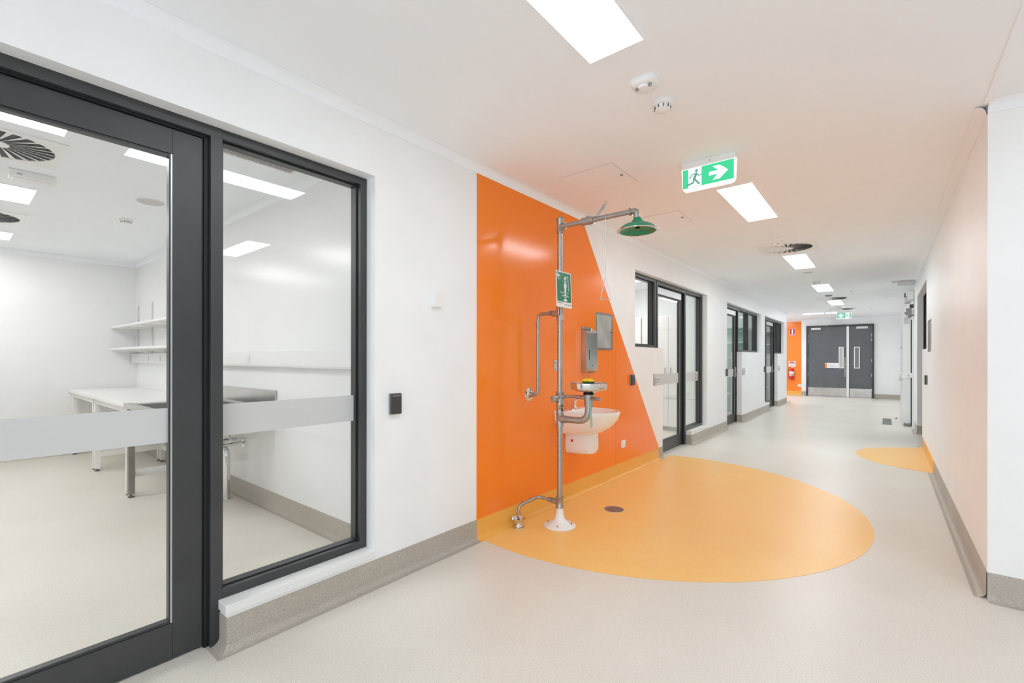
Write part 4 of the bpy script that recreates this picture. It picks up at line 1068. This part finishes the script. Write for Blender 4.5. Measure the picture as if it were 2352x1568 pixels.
MB().box(0.30, 0.40, Y0-0.03, Y0+0.06, 0.0, 0.03).cyl((0.315, Y0-0.03, 0.05), (0.315, Y0, 0.05), 0.02).cyl((0.365, Y0-0.03, 0.05), (0.365, Y0, 0.05), 0.02).build('floor_guide', 'lens', t)
# little door stops on the floor
for lab, x, y in (('tiny dark door stop on the floor left of the far double doors', -2.19, 19.45), ('tiny dark door stop on the floor right of the far double doors', -0.20, 19.45), ('tiny dark door stop on the floor at the end corner of the left wall', -2.28, 16.45), ('tiny dark door stop on the floor by the coolroom door', 0.20, 13.4)):
    s_ = thing('door_stop', lab, 'door stop', (x, y, 0), 'tiny floor door stops')
    MB().ring([(0.0, 0.0), (0.016, 0.0), (0.013, 0.018), (0.009, 0.022), (0, 0.023)], (x, y, 0), n=16).build('stop_body', 'dark', s_, smooth=True)
    MB().cyl((x-0.008, y-0.012, 0.012), (x-0.013, y-0.019, 0.012), 0.006, n=10).build('rubber_bumper', 'black', s_)

# ================================================================== FIRE EXTINGUISHER + SIGNS (far wall)
Yw = 19.724
t = thing('fire_extinguisher', 'red fire extinguisher hung on the orange strip at the far end', 'fire extinguisher', (-2.675, Yw-0.09, 0.58))
ex, ey = -2.665, Yw-0.09
MB().ring([(0.0, 0.57), (0.068, 0.57), (0.077, 0.585), (0.078, 0.60), (0.078, 0.90), (0.066, 0.945), (0.035, 0.975), (0.022, 0.985), (0, 0.985)], (ex, ey, 0), n=32).build('cylinder', 'red', t, smooth=True)
MB().ring([(0.0785, 0.70), (0.0785, 0.86)], (ex, ey, 0), n=32).build('label_wrap', mat('extinguisher_label', rgb(238, 170, 170), 0.4), t)
MB().ring([(0.0790, 0.80), (0.0790, 0.865)], (ex, ey, 0), n=32).build('white_band', 'signwhite', t)
MB().box(ex+0.005, ex+0.05, ey-0.082, ey-0.075, 0.705, 0.755).build('instruction_box', 'greyband', t)
MB().cyl((ex, ey, 0.98), (ex, ey, 1.01), 0.016).box(ex-0.01, ex+0.07, ey-0.012, ey+0.012, 1.0, 1.012).box(ex-0.01, ex+0.065, ey-0.01, ey+0.01, 1.022, 1.034).build('valve_handle', 'satin', t)
MB().tube([(ex-0.01, ey, 1.0), (ex-0.06, ey-0.01, 1.01), (ex-0.105, ey-0.02, 0.95), (ex-0.11, ey-0.02, 0.80), (ex-0.10, ey-0.015, 0.68), (ex-0.085, ey-0.01, 0.60)], [0.008]*5+[0.012], 12).build('hose', 'dark', t, smooth=True)
MB().box(ex-0.02, ex+0.02, ey+0.06, Yw, 0.90, 0.96).build('wall_bracket', 'dark', t)
t = thing('fire_sign', 'red and white upright extinguisher location sign high on the orange strip', 'sign', (-2.66, Yw, 2.32))
x0, x1, z0, z1 = -2.75, -2.565, 2.19, 2.455
MB().box(x0, x1, Yw-0.004, Yw, z0, z1, bev=0.001).build('plate', 'pink', t)
MB().box(x0+0.02, x1-0.02, Yw-0.006, Yw-0.004, z0+0.055, z1-0.02).build('red_field', 'crimson', t)
MB().prism([(-2.6575+a, Yw-0.0072, b) for a, b in [(-0.020, 2.252), (0.020, 2.252), (0.024, 2.40), (0.016, 2.42), (0.006, 2.432), (-0.006, 2.432), (-0.016, 2.42), (-0.024, 2.40)]], (0, 0.0012, 0)).build('extinguisher_shape', 'signwhite', t)
t = thing('fire_sign', 'square white sign with a round red-topped emblem just above the extinguisher', 'sign', (-2.665, Yw, 1.15))
x0, x1, z0, z1 = -2.775, -2.555, 1.045, 1.245
MB().box(x0, x1, Yw-0.004, Yw, z0, z1).build('plate', 'signwhite', t)
cx_, cz_ = -2.665, 1.145
MB().prism([(cx_+0.088*math.cos(PI*k/16), Yw-0.0055, cz_+0.008+0.078*math.sin(PI*k/16)) for k in range(17)], (0, 0.0015, 0)).build('red_half', 'crimson', t)
MB().prism([(cx_+0.055*math.cos(PI*k/12), Yw-0.0062, cz_+0.010+0.045*math.sin(PI*k/12)) for k in range(13)], (0, 0.0007, 0)).build('pink_centre', 'pink', t)
mb = MB()
for k in range(16):
    a0, a1 = PI+PI*k/16, PI+PI*(k+1)/16
    mb.prism([(cx_+r_*math.cos(a), Yw-0.0052, cz_+r_*0.9*math.sin(a)) for r_, a in ((0.080, a0), (0.088, a0), (0.088, a1), (0.080, a1))], (0, 0.0012, 0))
mb.box(cx_-0.05, cx_+0.05, Yw-0.005, Yw-0.004, cz_-0.02, cz_-0.014).box(cx_-0.04, cx_+0.04, Yw-0.005, Yw-0.004, cz_-0.038, cz_-0.033)
mb.build('lettering', 'greytext', t)

# ================================================================== LAB INTERIOR
def leg(mb, x, y, w_=0.05, z1=0.86): return mb.box(x-w_/2, x+w_/2, y-w_/2, y+w_/2, 0.03, z1)
def bench(label, x0, x1, y0, y1, top='table', legm='whitepaint', feet='dark', steel_left=False):
    t = thing('lab_bench', label, 'lab bench', ((x0+x1)/2, (y0+y1)/2, 0), 'white lab benches along the side wall')
    MB().box(x0, x1, y0, y1, 0.865, 0.90, bev=0.003).build('bench_top', top, t)
    mb = MB()
    for (px_, py_) in ((x0+0.06, y0+0.06), (x1-0.06, y0+0.06), (x0+0.06, y1-0.06), (x1-0.06, y1-0.06)):
        l_ = leg(MB(), px_, py_).build('leg', legm, t)
        MB().cyl((px_, py_, 0.0), (px_, py_, 0.008), 0.026, n=14).cyl((px_, py_, 0.008), (px_, py_, 0.032), 0.008, n=8).build('foot', feet, l_)
    fr = MB()
    for px_ in (x0+0.06, x1-0.06): fr.box(px_-0.02, px_+0.02, y0+0.085, y1-0.085, 0.17, 0.22)
    fr.box(x0+0.085, x1-0.085, y1-0.08, y1-0.04, 0.17, 0.22)
    fr.box(x0+0.085, x1-0.085, y0+0.04, y0+0.075, 0.80, 0.865)
    fr.build('rails', legm, t)
    return t
bench('white lab bench in the far corner under the shelves', -8.80, -7.31, 1.08, 1.83)
bench('white lab bench between the corner bench and the steel sink', -7.30, -5.69, 1.08, 1.83)
# sink bench
t = thing('sink_bench', 'stainless steel sink bench with upstand at the lab side wall', 'sink bench', (-4.9, 1.46, 0))
x0, x1, y0, y1 = -5.685, -4.14, 1.08, 1.832
mb = MB()
mb.box(x0, x1, y0, y0+0.06, 0.86, 0.905, bev=0.004).box(x0, x1, y1-0.06, y1, 0.86, 0.905).box(x0, x0+0.12, y0+0.06, y1-0.06, 0.86, 0.895).box(x1-0.35, x1, y0+0.06, y1-0.06, 0.86, 0.895)
mb.build('sink_top', 'steel', t)
MB().box(x0+0.12, x1-0.35, y0+0.06, y0+0.064, 0.74, 0.895).box(x0+0.12, x1-0.35, y1-0.064, y1-0.06, 0.74, 0.895).box(x0+0.12, x0+0.124, y0+0.06, y1-0.06, 0.74, 0.895).box(x1-0.354, x1-0.35, y0+0.06, y1-0.06, 0.74, 0.895).box(x0+0.12, x1-0.35, y0+0.06, y1-0.06, 0.735, 0.74).build('sink_bowl', 'steel', t)
MB().box(x0, x1, y1-0.012, y1, 0.905, 1.055).build('upstand', 'steel', t)
for px_, py_ in ((x0+0.055, y0+0.05), (x0+0.055, y1-0.07)):
    l_ = leg(MB(), px_, py_).build('leg', 'darksteel', t)
    MB().cyl((px_, py_, 0.0), (px_, py_, 0.008), 0.026, n=14).cyl((px_, py_, 0.008), (px_, py_, 0.032), 0.008, n=8).build('foot', 'dark', l_)
MB().box(x0+0.045, x0+0.07, y0+0.08, y1-0.10, 0.225, 0.26).build('side_rail', 'whitepaint', t)
MB().tube([(-4.87, 1.69, 0.0)]+elbow((-4.87, 1.69, 0.0), (-4.87, 1.69, 0.50), (-5.2, 1.60, 0.50), 0.10)+[(-5.15, 1.62, 0.50), (-5.15, 1.62, 0.735)], 0.030, 18).cyl((-4.87, 1.69, 0), (-4.87, 1.69, 0.008), 0.055).build('waste_pipe', 'chrome', t, smooth=True)
t = thing('pipe_valves', 'pair of chrome stop valves and thin pipes on the lab wall under the sink', 'valves', (-4.88, 1.836, 0.5))
mb = MB().tube([(-5.6, 1.70, 0.60)]+elbow((-5.6, 1.70, 0.60), (-4.85, 1.72, 0.60), (-4.85, 1.72, 0.4), 0.06)+[(-4.85, 1.72, 0.53)], 0.008, 10)
mb.tube([(-5.0, 1.72, 0.60), (-5.0, 1.72, 0.54)], 0.008, 10)
mb.build('pipes', 'chrome', t, smooth=True)
MB().cyl((-4.85, 1.828, 0.52), (-4.85, 1.60, 0.51), 0.016, n=14).cyl((-4.85, 1.60, 0.51), (-4.86, 1.56, 0.51), 0.022, 0.018, n=10).build('valve', 'chrome', t, smooth=True)
MB().cyl((-5.0, 1.828, 0.54), (-5.0, 1.60, 0.53), 0.016, n=14).cyl((-5.0, 1.60, 0.53), (-5.01, 1.56, 0.53), 0.022, 0.018, n=10).build('valve', 'chrome', t, smooth=True)
MB().cyl((-4.85, 1.830, 0.52), (-4.85, 1.836, 0.52), 0.045, n=20).build('rosette', 'chrome', t)
# shelving: three shelves systems
ups = [-8.70, -7.965, -7.23, -6.49, -5.76]
for i, x in enumerate(ups):
    lab = ['leftmost grey slotted upright on the lab side wall, nearest the corner', 'second grey slotted upright from the corner on the lab wall', 'third grey slotted upright, just left of the near door stile',
           'slotted upright on the lab wall hidden behind the near door stile', 'slotted upright on the lab wall nearest the sink bench'][i]
    t = thing('shelf_upright', lab, 'shelf upright', (x, 1.836, 1.42), 'slotted shelf uprights on the lab wall')
    MB().box(x-0.024, x+0.024, 1.828, 1.836, 1.415, 2.12).build('channel', 'upright', t)
    mb = MB()
    for z in (1.46, 1.68, 1.90, 2.05): mb.cyl((x, 1.8205, z), (x, 1.823, z), 0.007, n=8)
    mb.build('screws', 'lens', t)
for lab, z in (('upper white shelf on the lab side wall', 1.765), ('lower white shelf on the lab side wall', 1.455)):
    t = thing('wall_shelf', lab, 'shelf', (-7.2, 1.68, z), 'long white shelves in the lab')
    for a, b in ((-8.83, -8.15), (-8.148, -7.10), (-7.098, -5.70)):
        MB().box(a, b, 1.53, 1.822, z, z+0.028, bev=0.002).build('shelf_board', 'whitepaint', t)
    for x in ups:
        MB().prism([(x-0.003, 1.822, z-0.002), (x-0.003, 1.56, z-0.002), (x-0.003, 1.56, z-0.012), (x-0.003, 1.822, z-0.055)], (0.006, 0, 0)).build('bracket', 'whitepaint', t)
t = thing('service_trunking', 'long white cable trunking running along the lab side wall', 'trunking', (-5.7, 1.836, 1.335))
MB().box(-8.84, -2.62, 1.776, 1.834, 1.262, 1.402, bev=0.004).build('body', 'whitepaint', t)
MB().box(-8.84, -2.62, 1.770, 1.776, 1.275, 1.389).build('lid', 'white', t)
for i, (x, lab) in enumerate(((-8.62, 'outlet plate on the lab trunking nearest the corner'), (-7.93, 'outlet plate on the lab trunking, second from the corner'), (-7.38, 'outlet plate on the lab trunking just left of the near door stile'), (-4.6, 'outlet plate on the lab trunking seen through the near window'))):
    gpo(lab, x, 1.770, 1.332, 0, -1, wd=0.115, ht=0.075, group='outlet plates on the lab trunking')

# rooms behind the other doors: cupboards and shelving
def cupboard(label, x0, x1, y0, y1, z1, m='whitepaint', ndoors=2, handles=True, face='Y'):
    t = thing('tall_cupboard', label, 'cupboard', ((x0+x1)/2, (y0+y1)/2, 0), 'tall white cupboards in the second room')
    MB().box(x0, x1, y0+0.02, y1, 0.08, z1).build('carcass', m, t)
    MB().box(x0+0.01, x1-0.01, y0+0.05, y1, 0.0, 0.08).build('plinth', 'greycab', t)
    wd = (x1-x0)/ndoors
    for k in range(ndoors):
        a = x0+k*wd+0.003; b = a+wd-0.006
        d = MB().box(a, b, y0, y0+0.018, 0.09, 0.60).box(a, b, y0, y0+0.018, 0.61, z1-0.01).build('cupboard_door', m, t)
        if handles:
            hx_ = b-0.05 if k % 2 == 0 else a+0.05
            MB().tube([(hx_, y0, 1.05), (hx_, y0-0.03, 1.06), (hx_, y0-0.03, 1.16), (hx_, y0, 1.17)], 0.006, 8).build('handle', 'lens', d)
    return t
cupboard('tall white double cupboard nearest the glazing in the second room', -3.62, -2.60, 8.42, 8.99, 2.12)
cupboard('tall white double cupboard one along from the glazing in the second room', -4.66, -3.64, 8.42, 8.99, 2.12)
def shelving(label, x0, x1, y0, y1, m, zs, z1, group):
    t = thing('open_shelving', label, 'shelving', ((x0+x1)/2, (y0+y1)/2, 0), group)
    MB().box(x0, x1, y1-0.01, y1, 0.0, z1).box(x0, x0+0.02, y0, y1, 0, z1).box(x1-0.02, x1, y0, y1, 0, z1).box(x0, x1, y0, y1, z1-0.02, z1).build('carcass', m, t)
    for z in zs: MB().box(x0+0.02, x1-0.02, y0, y1-0.01, z, z+0.025).build('shelf_board', 'whitepaint', t)
shelving('pale green-grey open shelving seen through the third bank of windows', -4.2, -2.62, 12.2, 12.59, 'greenglass', (0.45, 0.9, 1.35, 1.72), 2.10, 'open shelving in the far rooms')
shelving('grey open shelving seen through the fourth door', -4.2, -2.62, 15.7, 16.10, 'greycab', (0.45, 0.9, 1.35, 1.75), 2.15, 'open shelving in the far rooms')
struct('wall_partition_white', MB().box(-6.0, X0, 16.10, 16.15, 0, H), 'wall')
